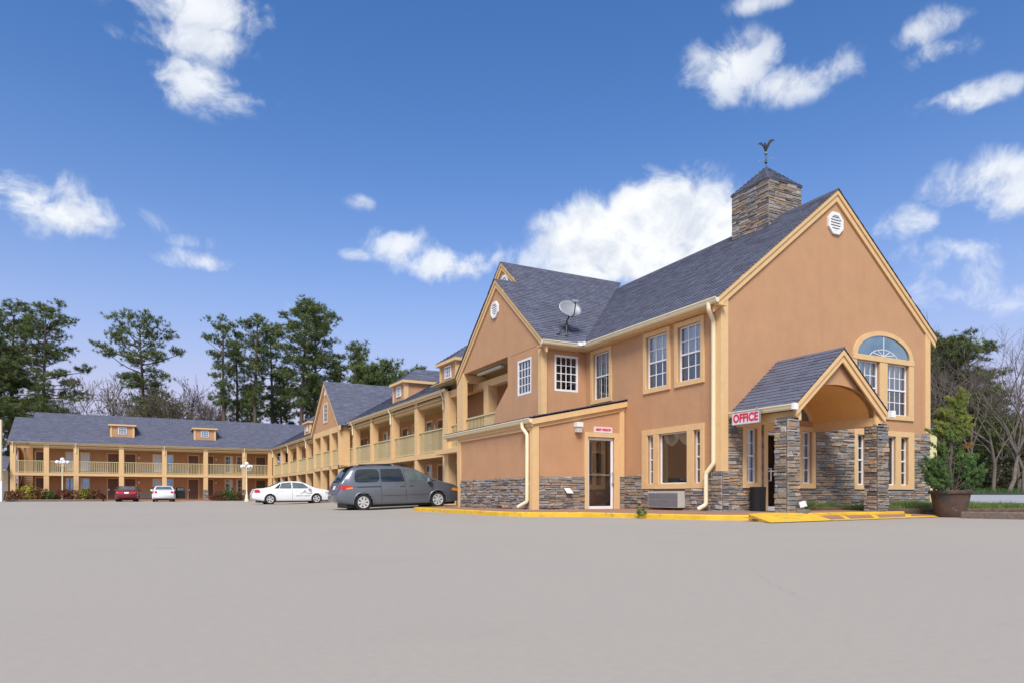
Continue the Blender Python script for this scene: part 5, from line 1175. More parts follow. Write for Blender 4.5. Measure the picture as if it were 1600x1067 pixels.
# ------------------------------------------------------------------ vegetation
import numpy as np
def tri_mesh(name, V, C, m):
    """V: (n,3,3) triangles, C: (n,3) colours"""
    n = len(V); me = bpy.data.meshes.new(name); me.vertices.add(n*3); me.vertices.foreach_set('co', np.ascontiguousarray(V, dtype=np.float32).ravel())
    me.loops.add(n*3); me.loops.foreach_set('vertex_index', np.arange(n*3, dtype=np.int32)); me.polygons.add(n)
    me.polygons.foreach_set('loop_start', np.arange(0, n*3, 3, dtype=np.int32)); me.update(calc_edges=True)
    a = me.color_attributes.new('col', 'FLOAT_COLOR', 'CORNER'); c = np.ones((n, 3, 4), np.float32); c[:, :, :3] = C[:, None, :]; a.data.foreach_set('color', c.ravel())
    me.materials.append(M[m]); return me
def tuft(rg, n, ln, wd, up=.35, flat=0.0):
    """needles or leaves radiating from one point"""
    d = rg.normal(size=(n, 3)); d[:, 2] += up*1.5; d[:, 2] *= (1-flat); d /= np.linalg.norm(d, axis=1)[:, None]
    s = np.cross(d, rg.normal(size=(n, 3))); s /= np.linalg.norm(s, axis=1)[:, None]; L = ln*rg.uniform(.6, 1.1, (n, 1)); o = d*L*.12
    return np.stack([o-s*wd/2, o+s*wd/2, d*L], axis=1)
def scatter(rg, variants, pts, sc, cols, jitter=.15):
    """place tufts: pts (k,3), sc (k,), cols (k,3)"""
    out = []; oc = []
    vi = rg.integers(0, len(variants), len(pts)); an = rg.uniform(0, 6.28, len(pts))
    for p, s, c, q, a in zip(pts, sc, cols, vi, an):
        ca, sa = math.cos(a), math.sin(a); v = variants[q]; w = np.empty_like(v)
        w[..., 0] = v[..., 0]*ca-v[..., 1]*sa; w[..., 1] = v[..., 0]*sa+v[..., 1]*ca; w[..., 2] = v[..., 2]
        out.append(w*s+p); oc.append(np.clip(c*rg.uniform(1-jitter, 1+jitter, (len(v), 1)), 0, 1))
    return np.concatenate(out), np.concatenate(oc)
def pine(px, depth, top, label, crown=(.45, 1.0), spread=4.2, shape='round', seed=0, lean=0, dens=1.0, zb=0, ivy=0, group='pines behind the motel', cat='tree', hue=(.075, .108, .034)):
    rg = np.random.default_rng(seed); r = random.Random(seed); loc = at(px, depth, zb); H = (773-top)/1067*depth+.57-zb-(1.0 if shape != 'cone' else .3)
    T = empty('pine_tree', loc, 0, label, cat, group); tr = MB(); br = MB(); pts = []; rad = []
    n = 14; bend = [(lean*t*t+.25*math.sin(t*3+seed), .25*math.sin(t*2.3+seed*2)) for t in [i/n for i in range(n+1)]]
    tp = [(bend[i][0], bend[i][1], H*.97*i/n) for i in range(n+1)]; r0 = .16+H*.0085; tr.tube(tp, [r0*(1-.82*i/n) for i in range(n+1)], 8)
    def tpos(f):
        k = min(n-1, int(f*n)); t = f*n-k; a, b = Vector(tp[k]), Vector(tp[k+1]); return a.lerp(b, t)
    nb = int(46*dens*(crown[1]-crown[0])/.5)
    for i in range(nb):
        f = crown[0]+(crown[1]-crown[0])*(i+r.random())/nb; g = (f-crown[0])/(crown[1]-crown[0])
        if shape == 'round': ln = spread*math.sqrt(max(.05, 1-((g-.45)/.62)**2))*r.uniform(.5, 1.12)
        elif shape == 'flat': ln = spread*(.30+.70*min(1, g/.6) if g < .72 else 1-1.6*(g-.72))*r.uniform(.45, 1.1)
        elif shape == 'cone': ln = spread*(1.02-g)**.8*r.uniform(.6, 1.1)+.25
        else: ln = spread*(.62+.30*math.sin(g*6+seed))*(1-.55*g**4)*(.55+.45*min(1, g*2.5))*r.uniform(.5, 1.2)
        az = i*2.4+r.uniform(-.5, .5); el = R(r.uniform(-12, 22)+34*g*g)
        a = tpos(min(f, .995)); d = Vector((math.cos(az)*math.cos(el), math.sin(az)*math.cos(el), math.sin(el)))
        m = 5; pth = [a+d*ln*k/m+Vector((r.uniform(-.12, .12), r.uniform(-.12, .12), ln*.10*(k/m)**2-.05*ln*math.sin(k/m*3))) for k in range(m+1)]; pth[0] = a
        br.tube(pth, [max(.014, .05*ln/3*(1-.8*k/m)+.012) for k in range(m+1)], 4, cap=False)
        for q in range(2+int(ln*.9*dens)):
            t = r.uniform(.42, 1.0) if q else 1.0; k = min(m-1, int(t*m)); b = pth[k].lerp(pth[k+1], t*m-k)
            w = .30*ln*(1.1-t*.6); off = Vector((r.gauss(0, w*.7), r.gauss(0, w*.7), abs(r.gauss(0, .25)))) if q else Vector((0, 0, 0))
            if q: br.tube([b, b+off], [.018, .01], 3, cap=False)
            for _ in range(r.randint(6, 10)): pts.append(b+off+Vector((r.gauss(0, .36), r.gauss(0, .36), r.gauss(.08, .17)))); rad.append(r.uniform(.7, 1.2))
    for q in range(int(ivy)):
        f = r.uniform(.02, .62); a = tpos(f); w = r.uniform(.2, .9)*(1-f*.6); an = r.uniform(0, 6.28); pts.append(a+Vector((math.cos(an)*w, math.sin(an)*w, 0))); rad.append(r.uniform(.6, 1.0))
    pts = np.array([tuple(p) for p in pts]); k = len(pts); vr = [tuft(rg, 22, .46, .052, .5) for _ in range(7)]
    base = np.array(hue); mixv = rg.uniform(0, 1, (k, 1)); cols = base*(1-mixv)+np.array((.15, .185, .055))*mixv; cols *= rg.uniform(.65, 1.2, (k, 1))
    V, C = scatter(rg, vr, pts, np.array(rad), cols); co = bpy.data.objects.new('crown', tri_mesh('crown', V, C, 'leaf')); COL.objects.link(co); co.parent = T
    br.obj('limb', 'bark_pine', T, smooth=True, fix=False); tr.obj('trunk', 'bark_pine', T, smooth=True, fix=False); return T
def bare_tree(loc, H, label, seed=0, spread=.55, levels=5, lean=(0, 0), group='bare trees', bark='bark', twig=1.0, buds=0, kids=(3, 4), r0=None, name='bare_tree', parent=None):
    r = random.Random(seed); mb = MB(); tips = []
    T = empty(name, loc, 0, label, 'tree', group) if parent is None else parent
    def grow(p, d, ln, rad, lv):
        m = 4 if lv > 1 else 3; pts = [p]; q = p; dd = d.copy()
        for i in range(m):
            dd = (dd+Vector((r.gauss(0, .13), r.gauss(0, .13), r.gauss(.03, .08)))).normalized(); q = q+dd*ln/m; pts.append(q)
        mb.tube(pts, [max(.006*twig, rad*(1-.45*i/m)) for i in range(m+1)], 6 if lv >= levels-1 else 3, cap=False)
        if lv == 0: tips.append(pts[-1]); tips.append(pts[1]); return
        nk = r.randint(*kids)+(1 if lv == 1 else 0)
        for i in range(nk):
            t = r.uniform(.35, 1.0) if i else 1.0; k = min(m-1, int(t*m)); b = pts[k].lerp(pts[k+1], t*m-k)
            ax = Vector((r.gauss(0, 1), r.gauss(0, 1), r.gauss(0, 1))).normalized(); a = r.uniform(.35, 1.0)*spread*1.5
            nd = (dd*math.cos(a)+dd.cross(ax).normalized()*math.sin(a)+Vector((0, 0, .12))).normalized()
            grow(b, nd, ln*r.uniform(.58, .82), rad*.55*r.uniform(.8, 1.1), lv-1)
    grow(Vector((0, 0, -.1)), Vector((lean[0], lean[1], 1)).normalized(), H*.36, r0 or H*.016, levels)
    mb.obj('branches', bark, T, smooth=True, fix=False)
    if buds and tips:
        rg = np.random.default_rng(seed); vr = [tuft(rg, 6, .22, .09, .2) for _ in range(5)]; tt = [t for t in tips if r.random() < buds]
        if tt:
            k = len(tt); cols = np.array((.13, .115, .05))*rg.uniform(.6, 1.2, (k, 1))+np.array((0, .02, 0))*rg.uniform(0, 1, (k, 1)); V, C = scatter(rg, vr, np.array([tuple(t) for t in tt]), rg.uniform(.6, 1.2, k), cols)
            co = bpy.data.objects.new('crown', tri_mesh('crown', V, C, 'leaf')); COL.objects.link(co); co.parent = T
    return T
def leaf_mound(rg, k, c, rad, hue, hue2, leaf=(.10, .05), n=9):
    d = rg.normal(size=(k, 3)); d /= np.linalg.norm(d, axis=1)[:, None]; d[:, 2] = np.abs(d[:, 2]); rr = rg.uniform(.45, 1.0, (k, 1))**.5*(1+.16*np.sin(d[:, :1]*7+d[:, 1:2]*5)); P = np.array(c)+d*rr*np.array(rad)
    mx = rg.uniform(0, 1, (k, 1)); cols = (np.array(hue)*(1-mx)+np.array(hue2)*mx)*rg.uniform(.6, 1.25, (k, 1)); vr = [tuft(rg, n, leaf[0], leaf[1], .3) for _ in range(5)]
    return scatter(rg, vr, P, rg.uniform(.7, 1.3, k), cols)
def shrub(loc, rad, hue, hue2, label, seed=0, k=160, group='shrubs in the far bed', leaf=(.16, .09)):
    rg = np.random.default_rng(seed); V, C = leaf_mound(rg, k, (0, 0, rad[2]*.12), rad, hue, hue2, leaf); T = empty('shrub', loc, 0, label, 'shrub', group); co = bpy.data.objects.new('foliage', tri_mesh('foliage', V, C, 'leaf')); COL.objects.link(co); co.parent = T
    mb = MB(); r = random.Random(seed)
    for i in range(5): a = r.uniform(0, 6.28); mb.tube([(0, 0, -.02), (math.cos(a)*rad[0]*.5, math.sin(a)*rad[1]*.5, rad[2]*.7)], [.03, .012], 5, cap=False)
    mb.obj('stem', 'bark', T, fix=False); return T
# pines at the back left -----------------------------------------------------------
pine(18, 84, 474, 'tall dense pine cropped by the left edge of the photo', (.38, 1), 5.0, 'round', 11, dens=1.05, ivy=60)
pine(62, 82, 468, 'tall dark pine second from the left edge, above the roof end', (.32, 1), 4.4, 'round', 12, dens=1.05, lean=.4, ivy=150)
pine(-30, 80, 500, 'broad pine mostly beyond the left edge of the photo', (.25, 1), 5.2, 'round', 13, dens=1.2)
pine(226, 84, 495, 'lone flat-topped pine standing clear above the far block', (.48, 1), 4.9, 'flat', 14, dens=1.05, lean=-.3, ivy=130)
pine(352, 86, 491, 'slim pine at the left of the central pine group', (.52, 1), 3.5, 'col', 15, dens=.85)
pine(368, 90, 520, 'thin short-crowned pine just right of the slim one in the group', (.5, 1), 2.5, 'col', 25, dens=.7)
pine(402, 88, 480, 'pine with two-pointed crown in the middle of the central group', (.5, 1), 3.7, 'col', 16, dens=.9)
pine(424, 94, 500, 'pine half hidden behind the two-pointed one', (.48, 1), 3.0, 'round', 26, dens=.8)
pine(472, 86, 455, 'tallest pine with broad crown at the right of the central group', (.46, 1), 4.7, 'col', 17, dens=1.1, lean=.3)
pine(490, 88, 468, 'broad dark pine beside the tallest one', (.42, 1), 4.2, 'round', 18, dens=1.0)
pine(525, 95, 560, 'short dark pine low at the right end of the central group', (.15, 1), 3.4, 'cone', 19, dens=.9)
pine(440, 100, 580, 'dark understorey pine low in the central group', (.05, 1), 4.0, 'cone', 33, dens=1.0)
pine(390, 102, 600, 'low dark pine between the trunks of the central group', (.05, 1), 4.0, 'cone', 34, dens=1.0)
pine(492, 102, 590, 'low dark pine below the tallest crown', (.05, 1), 4.2, 'cone', 35, dens=1.1)
pine(561, 70, 533, 'thin spire-topped pine behind the wing gable', (.15, 1), 1.8, 'cone', 20, dens=.7)
pine(578, 66, 562, 'bright green young pine behind the wing gable', (.05, 1), 2.5, 'round', 21, dens=1.0, hue=(.075, .115, .035))
pine(602, 66, 560, 'bushy young pine centred over the wing gable roof', (.05, 1), 2.5, 'round', 22, dens=1.0, hue=(.075, .115, .035))
pine(624, 66, 570, 'young pine beside the first dormer', (.05, 1), 1.7, 'round', 23, dens=.9, hue=(.075, .115, .035))
pine(650, 66, 568, 'young pine peeking over the first dormer', (.05, 1), .7, 'cone', 24, dens=.6, hue=(.075, .115, .035))
# bare trees behind the far block
for i, (px, dp, top, sp, lb) in enumerate(((140, 86, 585, .6, 'fine bare tree between the left pines and the lone pine'), (100, 92, 600, .6, 'small bare tree low behind the left roof end'), (190, 80, 603, .75, 'spreading brownish bare tree left of the lone pine'), (275, 88, 570, .55, 'tall thin bare tree right of the lone pine'), (255, 80, 598, .75, 'round bushy bare tree right of the lone pine trunk'), (308, 82, 600, .75, 'bushy bare tree behind the far dormer'), (335, 94, 620, .6, 'pale bare tree left of the central pines'), (160, 96, 610, .6, 'pale bare tree low behind the far roof ridge'))):
    p = at(px, dp); bare_tree(p, ((773-top)/1067*dp+.57)*1.05, lb, 60+i, sp, 5, buds=.8 if sp > .7 else 0, group='bare trees behind the far block', kids=(3, 5), twig=3.0)
# woods to the right ------------------------------------------------------------------
hb = lambda d: hz_(d)
pine(1484, 62, 528, 'large dark evergreen beside the right corner of the office', (.12, 1), 4.3, 'round', 71, dens=1.35, zb=1.0, group='woods across the road', hue=(.075, .095, .04))
pine(1462, 70, 540, 'dark evergreen half hidden by the office corner', (.10, 1), 4.5, 'round', 72, dens=1.2, zb=1.0, group='woods across the road', hue=(.075, .095, .04))
pine(1530, 75, 610, 'low dark evergreen deep in the woods across the road', (.05, 1), 4.2, 'round', 73, dens=1.2, zb=1.0, group='woods across the road', hue=(.05, .068, .026))
pine(1590, 78, 650, 'low dark evergreen at the right edge of the photo', (.05, 1), 4.2, 'round', 74, dens=1.2, zb=1.0, group='woods across the road', hue=(.05, .068, .026))
for i, (px, dp, top, ln, lb) in enumerate(((1552, 52, 545, (.10, -.1), 'many-stemmed bare tree left of the leaning one across the road'), (1575, 50, 520, (.45, .0), 'bare tree leaning right toward the edge of the photo'), (1592, 54, 560, (.2, 0), 'bare tree at the right edge of the photo'), (1520, 56, 560, (-.1, 0), 'bare tree behind the tip of the potted conifer'), (1620, 52, 530, (-.5, 0), 'bare tree reaching in from beyond the right edge'), (1560, 66, 600, (0, 0), 'grey bare tree deeper in the woods'), (1496, 58, 505, (0, 0), 'twiggy bare tree in front of the large evergreen'), (1466, 58, 505, (.05, 0), 'twiggy bare tree rising by the office corner'))):
    p = at(px, dp, hb(dp)); bare_tree(p, ((773-top)/1067*dp+.57-hb(dp))*1.12, lb, 90+i, .5, 5, lean=(RIGHT*ln[0]).xy, group='bare trees across the road', kids=(2, 4), twig=1.2, r0=.16)
rg = np.random.default_rng(5); Vs = []; Cs = []
for i in range(110):
    d = rg.uniform(52, 95); px = rg.uniform(1440, 1950); p = at(px, d, hb(d)); s = rg.uniform(1.2, 2.6); V, C = leaf_mound(rg, 60, tuple(p), (s*1.3, s*1.3, s*1.5), (.045, .055, .022), (.10, .08, .05), (.40, .20), 8); Vs.append(V); Cs.append(C)
o = bpy.data.objects.new('undergrowth', tri_mesh('undergrowth', np.concatenate(Vs), np.concatenate(Cs), 'leaf')); COL.objects.link(o); tag(o, 'dark tangled undergrowth beneath the trees across the road', 'undergrowth', kind='stuff')
Vs = []; Cs = []
for i in range(90):
    d = rg.uniform(88, 110); px = rg.uniform(-80, 700); p = at(px, d, 0); s = rg.uniform(2, 3.6); V, C = leaf_mound(rg, 36, tuple(p), (s*1.4, s*1.4, s*(2.4 if 380 < px < 560 else 1.4)), (.045, .06, .024), (.11, .095, .055), (.5, .24), 8); Vs.append(V); Cs.append(C)
o = bpy.data.objects.new('woodland', tri_mesh('woodland', np.concatenate(Vs), np.concatenate(Cs), 'leaf')); COL.objects.link(o); tag(o, 'dark woodland undergrowth beneath the pines behind the motel', 'woodland', kind='stuff')
p = at(1599, 47.5, hb(47.5)); mb = MB(); mb.tube([(p.x, p.y, p.z-.2), (p.x, p.y, p.z+1.7)], [.10, .09], 8); tag(mb.obj('fence_post', 'wood_grey', smooth=40), 'grey wooden post across the road at the right edge of the photo', 'post')
# potted conifer --------------------------------------------------------------------------
PP = at(1485, 17.75); 
prof = [(.32, 0), (.335, .02), (.37, .20), (.415, .40), (.445, .58), (.45, .60), (.475, .605), (.49, .63), (.49, .675), (.475, .70), (.44, .70), (.425, .66), (.41, .60), (.01, .60)]
POT = empty('plant_pot', PP, 0, 'large rusty brown tapered planter pot at the lot edge', 'pot')
mb = MB(); mb.lathe(prof, n=40); mb.obj('bowl', 'pot', POT, smooth=35); mb = MB(); mb.lathe([(.01, .605), (.415, .605), (.34, .64), (.01, .66)], n=24); mb.obj('soil', 'soil', POT, smooth=True)
mb = MB()
for i in range(48): a = 2*math.pi*i/48; mb.beam((.489*math.cos(a), .489*math.sin(a), .625), (.494*math.cos(a+.05), .494*math.sin(a+.05), .685), .018, .012)
tag(mb.obj('rope_rim', 'pot', POT), kind='stuff')
JT = empty('conifer', PP+Vector((0, 0, .62)), 0, 'ragged green conifer growing in the large rusty pot', 'tree')
r = random.Random(77); rg = np.random.default_rng(77); tr = MB(); stems = []
main = [Vector((0, 0, 0))+RIGHT*x+Vector((0, 0, z)) for x, z in ((.0, 0), (.03, .35), (-.02, .7), (.03, 1.1), (.0, 1.5), (.05, 1.9), (.16, 2.3), (.28, 2.66))]
tr.tube(main, [.05, .046, .04, .034, .03, .024, .015, .006], 8); tr.tube([p+Vector((.05, .05, 0)) for p in main[:5]], [.035, .03, .026, .02, .012], 6); tr.tube([main[0], RIGHT*.25+Vector((0, 0, .5)), RIGHT*.5+Vector((0, 0, .95))], [.05, .035, .015], 6); tr.tube([main[0], -RIGHT*.22+Vector((0, 0, .45)), -RIGHT*.45+Vector((0, 0, .85))], [.05, .035, .015], 6)
pts = []; scs = []; cols = []
def frond(base, tip, w, k, c0, c1):
    for i in range(k):
        t = r.random()**.6; p = base.lerp(tip, t)+Vector((r.gauss(0, w), r.gauss(0, w), r.gauss(0, w*.7)))*(1.25-t); pts.append(tuple(p)); scs.append(r.uniform(.7, 1.2)*(1.15-.4*t)); m = min(1, max(0, t*.8+r.gauss(0, .25))); cols.append([c0[j]*(1-m)+c1[j]*m for j in range(3)])
G0, G1, Y0, Y1 = (.055, .112, .033), (.14, .23, .068), (.13, .175, .04), (.30, .32, .08)
for i in range(54):    # low skirt, two lobes
    sd_ = -1 if i % 2 else 1; b = RIGHT*sd_*r.uniform(.12, .40)+FWD*r.uniform(-.3, .3)+Vector((0, 0, r.uniform(.02, .45)))
    t = b+RIGHT*sd_*r.uniform(.08, .40)+FWD*r.uniform(-.2, .2)+Vector((0, 0, r.uniform(.25, .62 if sd_ < 0 else .70))); frond(b, t, .062, 38, G0, G1); tr.tube([b*.25, b, t], [.02, .014, .004], 4, cap=False)
for i in range(20):    # sparse middle
    z = r.uniform(.7, 1.45); b = main[0]+RIGHT*r.uniform(-.06, .06)+Vector((0, 0, z)); t = b+RIGHT*r.choice((-1, 1))*r.uniform(.14, .42)+FWD*r.uniform(-.3, .3)+Vector((0, 0, r.uniform(.12, .4))); frond(b.lerp(t, .35), t, .045, 15, G1, Y0); tr.tube([b, t], [.012, .004], 4, cap=False)
for i in range(46):    # feathery yellow-green plumes
    z = r.uniform(1.25, 2.30); f = (z-1.25)/1.05; b = main[0]+RIGHT*(.02+.18*f)+Vector((0, 0, z)); ln = (.52-.26*f)*r.uniform(.55, 1.2); a = r.choice((-1, 1, 1)); t = b+RIGHT*a*ln+FWD*r.uniform(-.28, .28)*(1.1-f)+Vector((0, 0, ln*r.uniform(.45, 1.0))); frond(b, t, .036, 30, Y0, Y1); tr.tube([b, t], [.010, .003], 4, cap=False)
for i in range(12): b = main[5]+RIGHT*.12+Vector((0, 0, r.uniform(.1, .40))); frond(b, b+RIGHT*r.uniform(.02, .20)+Vector((0, 0, r.uniform(.25, .48))), .03, 16, Y0, Y1)
b = RIGHT*.35+Vector((0, 0, 1.15)); frond(b, b+RIGHT*.24+Vector((0, 0, .1)), .035, 16, (.30, .13, .045), (.38, .19, .06))
for i in range(14): a = r.uniform(0, 6.28); tr.tube([(math.cos(a)*.1, math.sin(a)*.1, 0), (math.cos(a)*.2, math.sin(a)*.2, .5), (math.cos(a)*r.uniform(.1, .3), math.sin(a)*.25, r.uniform(.7, 1.1))], [.018, .012, .004], 4, cap=False)
vr = []
for q in range(8):
    v = tuft(rg, 16, .12, .017, 1.5); vr.append(v)
V, C = scatter(rg, vr, np.array(pts), np.array(scs), np.array(cols), .2); co = bpy.data.objects.new('foliage', tri_mesh('foliage', V, C, 'leaf')); COL.objects.link(co); co.parent = JT; tr.obj('trunk', 'stem', JT, smooth=True, fix=False)
# planter timbers, grass -------------------------------------------------------------------
def timber(a, b, w, h, z, m, label, seed):
    a = Vector(a); b = Vector(b); d = (b-a).normalized(); n = Vector((-d.y, d.x, 0)); mb = MB(); r = random.Random(seed); k = max(4, int((b-a).length/.4)); vs = []
    for i in range(k+1):
        p = a.lerp(b, i/k)
        for x, y in ((-.5, 0), (-.5, .9), (-.42, 1), (.42, 1), (.5, .9), (.5, 0)): q = p+n*w*(x+r.gauss(0, .02)); vs.append((q.x, q.y, z+h*(y+(r.gauss(0, .03) if y else 0))))
    fs = [(i*6+j, i*6+(j+1) % 6, (i+1)*6+(j+1) % 6, (i+1)*6+j) for i in range(k) for j in range(6)]+[tuple(range(6))[::-1], tuple(k*6+j for j in range(6))]
    mb.add(vs, fs); return tag(mb.obj('timber', m, bevel=.01), label, 'timber', 'planter timbers')
q0 = Vector((4.16, -1.72, 0)); q1 = Vector((5.9, -2.0, 0)); q2 = at(1640, 19.2)
timber(q0, q1, .2, .11, 0, 'wood', 'lower dark timber edging the bed left of the pot', 1); timber(q0+Vector((0, .02, 0)), q1, .18, .10, .113, 'wood', 'upper dark timber edging the bed left of the pot', 2)
timber(q1+Vector((.03, 0, 0)), q2, .2, .11, 0, 'wood', 'lower dark timber edging the bed right of the pot', 3); timber(q1+Vector((.05, .02, 0)), q2, .18, .09, .113, 'wood', 'upper dark timber edging the bed right of the pot', 4)
timber(at(1503, 17.0), at(1650, 15.7), .22, .16, 0, 'wood_grey', 'pale weathered timber lying in front of the bed at right', 5)
timber(Vector((3.0, -.42, 0)), Vector((4.14, -.42, 0)), .14, .12, SW, 'wood', 'short dark timber edging the small bed behind the porch column', 6)
mb = MB(); b0 = [(4.16, -1.66), (5.9, -1.93), (q2.x, q2.y+.05), (13, 3.0), (8.9, 3.0), (8.9, -.0), (4.16, -.0)]; mb.prism([(x, y, -.02) for x, y in b0], (0, 0, .22)); mb.box(3.0, 4.14, -.36, -.01, SW, SW+.08); tag(mb.obj('planting_bed', 'grass'), kind='structure')
rg = np.random.default_rng(3); blades = []; bc = []
def blades_at(P, h, w):
    k = len(P); a = rg.uniform(0, 6.28, k); s = np.stack([np.cos(a), np.sin(a), np.zeros(k)], 1)*w; t = rg.normal(0, .35, (k, 3)); t[:, 2] = 1; t *= h[:, None]; return np.stack([P-s, P+s, P+t], 1)
def grass(poly_pts, k, z, hmin, hmax, w=.006, wt=lambda p: True):
    xs_ = [p[0] for p in poly_pts]; ys_ = [p[1] for p in poly_pts]; P = []
    while len(P) < k:
        x, y = rg.uniform(min(xs_), max(xs_)), rg.uniform(min(ys_), max(ys_)); c = False; j = len(poly_pts)-1
        for i in range(len(poly_pts)):
            xi, yi = poly_pts[i]; xj, yj = poly_pts[j]
            if (yi > y) != (yj > y) and x < (xj-xi)*(y-yi)/(yj-yi)+xi: c = not c
            j = i
        if c: P.append((x, y, z))
    P = np.array(P); cl = np.array([mnoise.noise(Vector((p[0]*1.3, p[1]*1.3, 0))) for p in P]); h = rg.uniform(hmin, hmax, k)*(1+.8*np.clip(cl, -.6, 1)); blades.append(blades_at(P, h, w)); m = rg.uniform(0, 1, (k, 1)); bc.append((np.array((.07, .135, .025))*(1-m)+np.array((.20, .25, .06))*m)*rg.uniform(.7, 1.2, (k, 1)))
grass([(4.2, -1.6), (5.9, -1.86), (9.3, -2.3), (9.3, -.5), (8.9, -.06), (4.2, -.06)], 12000, .20, .06, .20)
grass([(9.3, -2.3), (q2.x, q2.y+.1), (13, 2), (9.3, 2)], 6000, .20, .05, .20)
grass([(3.02, -.34), (4.12, -.34), (4.12, -.06), (3.02, -.06)], 1400, SW+.08, .10, .24)
P = np.array([tuple(at(rg.uniform(1430, 1700), d, hz_(d)+.02)) for d in rg.uniform(46.3, 56, 3500)]); blades.append(blades_at(P, rg.uniform(.1, .4, len(P)), .03)); bc.append(np.array((.05, .11, .02))*rg.uniform(.5, 1.4, (len(P), 1)))
o = bpy.data.objects.new('grass', tri_mesh('grass', np.concatenate(blades), np.concatenate(bc), 'blade')); COL.objects.link(o); tag(o, 'short green grass and weeds in the beds at the right', 'grass', kind='stuff')
# weed in the kerb joint
rg2 = np.random.default_rng(8); V, C = leaf_mound(rg2, 26, (0, 0, .02), (.17, .12, .20), (.06, .10, .02), (.16, .18, .05), (.10, .03), 6); kp = Vector((-2.62, -.02, .05)); o = bpy.data.objects.new('weed', tri_mesh('weed', V, C, 'leaf')); COL.objects.link(o); o.location = kp; tag(o, 'small green weed growing from the yellow kerb', 'weed')
# bed and shrubs in front of the far block ---------------------------------------------------
def local_pt(px, t): # on a line in front of the far block
    c = CAMP; d = (RIGHT*((px-800)/1067)+FWD); n = Vector((-math.sin(WA), math.cos(WA), 0)); o = BO+n*t; s = (o-c).dot(n)/d.dot(n); q = c+d*s; return Vector((q.x, q.y, 0))
RB, RB2, YG, YG2, GN, GN2 = (.17, .065, .038), (.30, .15, .075), (.36, .36, .05), (.52, .46, .08), (.05, .11, .028), (.11, .19, .045)
SH = [(22, .95, .95, RB, RB2, 'reddish shrub at the left end of the far bed'), (32, .6, 1.0, RB, RB2, 'small reddish shrub second from the left end of the far bed'), (42, 1.0, 1.45, YG, YG2, 'bright yellow-green shrub, tallest in the far bed'), (56, .8, 1.15, RB, RB2, 'reddish shrub right of the yellow-green one'), (66, .8, 1.1, RB, (.22, .15, .05), 'reddish shrub left of the first lamp post'), (77, .7, .75, GN, GN2, 'low green tuft left of the first lamp post'), (99, .72, 1.05, RB, (.16, .06, .04), 'round dark red shrub at the first lamp post'), (119, .78, 1.0, RB, RB2, 'reddish shrub right of the first lamp post'), (130, .55, 1.05, YG, (.24, .16, .05), 'yellowish shrub between two reddish ones'), (138, .8, 1.15, (.10, .09, .02), YG, 'olive shrub near the right end of the bed'), (146, .75, 1.0, RB, RB2, 'reddish shrub next to the right end of the bed'), (154, .6, .8, RB, (.16, .06, .04), 'small red shrub at the right end of the bed')]
for i, (px, rx, h, c0, c1, lb) in enumerate(SH): shrub(local_pt(px, -2.1)+Vector((0, 0, .12)), (rx, .8, h*.85), c0, c1, lb, 200+i, 170)
for i, (px, rx, h, c0, c1, lb) in enumerate(((341, .85, .85, RB, (.16, .06, .04), 'low dark red shrub left of the round green one'), (357, .85, 1.3, GN, GN2, 'round green shrub before the far block wall'), (369, .8, .85, (.12, .07, .03), (.18, .14, .05), 'brownish shrub left of the second lamp post'))): shrub(local_pt(px, -1.6)+Vector((0, 0, .05)), (rx, .7, h*.85), c0, c1, lb, 230+i, 170)
a, b = local_pt(8, -3.0), local_pt(160, -3.0); mb = MB(); mb.beam((a.x, a.y, .09), (b.x, b.y, .09), .2, .22); tag(mb.obj('bed_edging', 'wood_grey', bevel=.01), 'weathered timber edging of the shrub bed by the far block', 'timber')
mb = MB(); mb.prism([(a.x, a.y, .0), (b.x, b.y, .0), (b.x, b.y+2.6, .0), (a.x, a.y+2.6, .0)], (0, 0, .14)); tag(mb.obj('shrub_bed', 'soil'), kind='structure')
# globe lamps
def globe_lamp(loc, H, label):
    T = empty('lamp_post', loc, 0, label, 'lamp post', 'white globe lamp posts'); mb = MB(); mb.lathe([(.19, 0), (.19, .18), (.13, .24), (.12, .55), (.075, .65), (.06, 1.0), (.05, H-.35), (.07, H-.3), (.05, H-.22), (.05, H-.12)], n=14); mb.obj('pole', 'cream', T, smooth=40)
    arm = MB(); gl = MB(); gl.lathe([(.02, -.18), (.12, -.135), (.175, -.045), (.18, .035), (.13, .13), (.02, .18)], n=16); gm = gl.mesh('globe', 'globe', smooth=True)
    for i in range(4):
        a = WA+math.pi/2*i+.4; x, y = math.cos(a)*.42, math.sin(a)*.42; arm.tube([(0, 0, H-.45), (x*.6, y*.6, H-.52), (x, y, H-.42), (x, y, H-.36)], .025, 6); inst('globe', gm, T, (x, y, H-.16))
    arm.obj('arm', 'cream', T, smooth=True); inst('globe', gm, T, (0, 0, H+.10))
globe_lamp(local_pt(97.5, -2.0), 3.75, 'white five-globe lamp post in the shrub bed at left'); p = at(385.5, 60.5); globe_lamp(Vector((p.x, p.y, 0)), 3.25, 'white five-globe lamp post behind the white sedan')
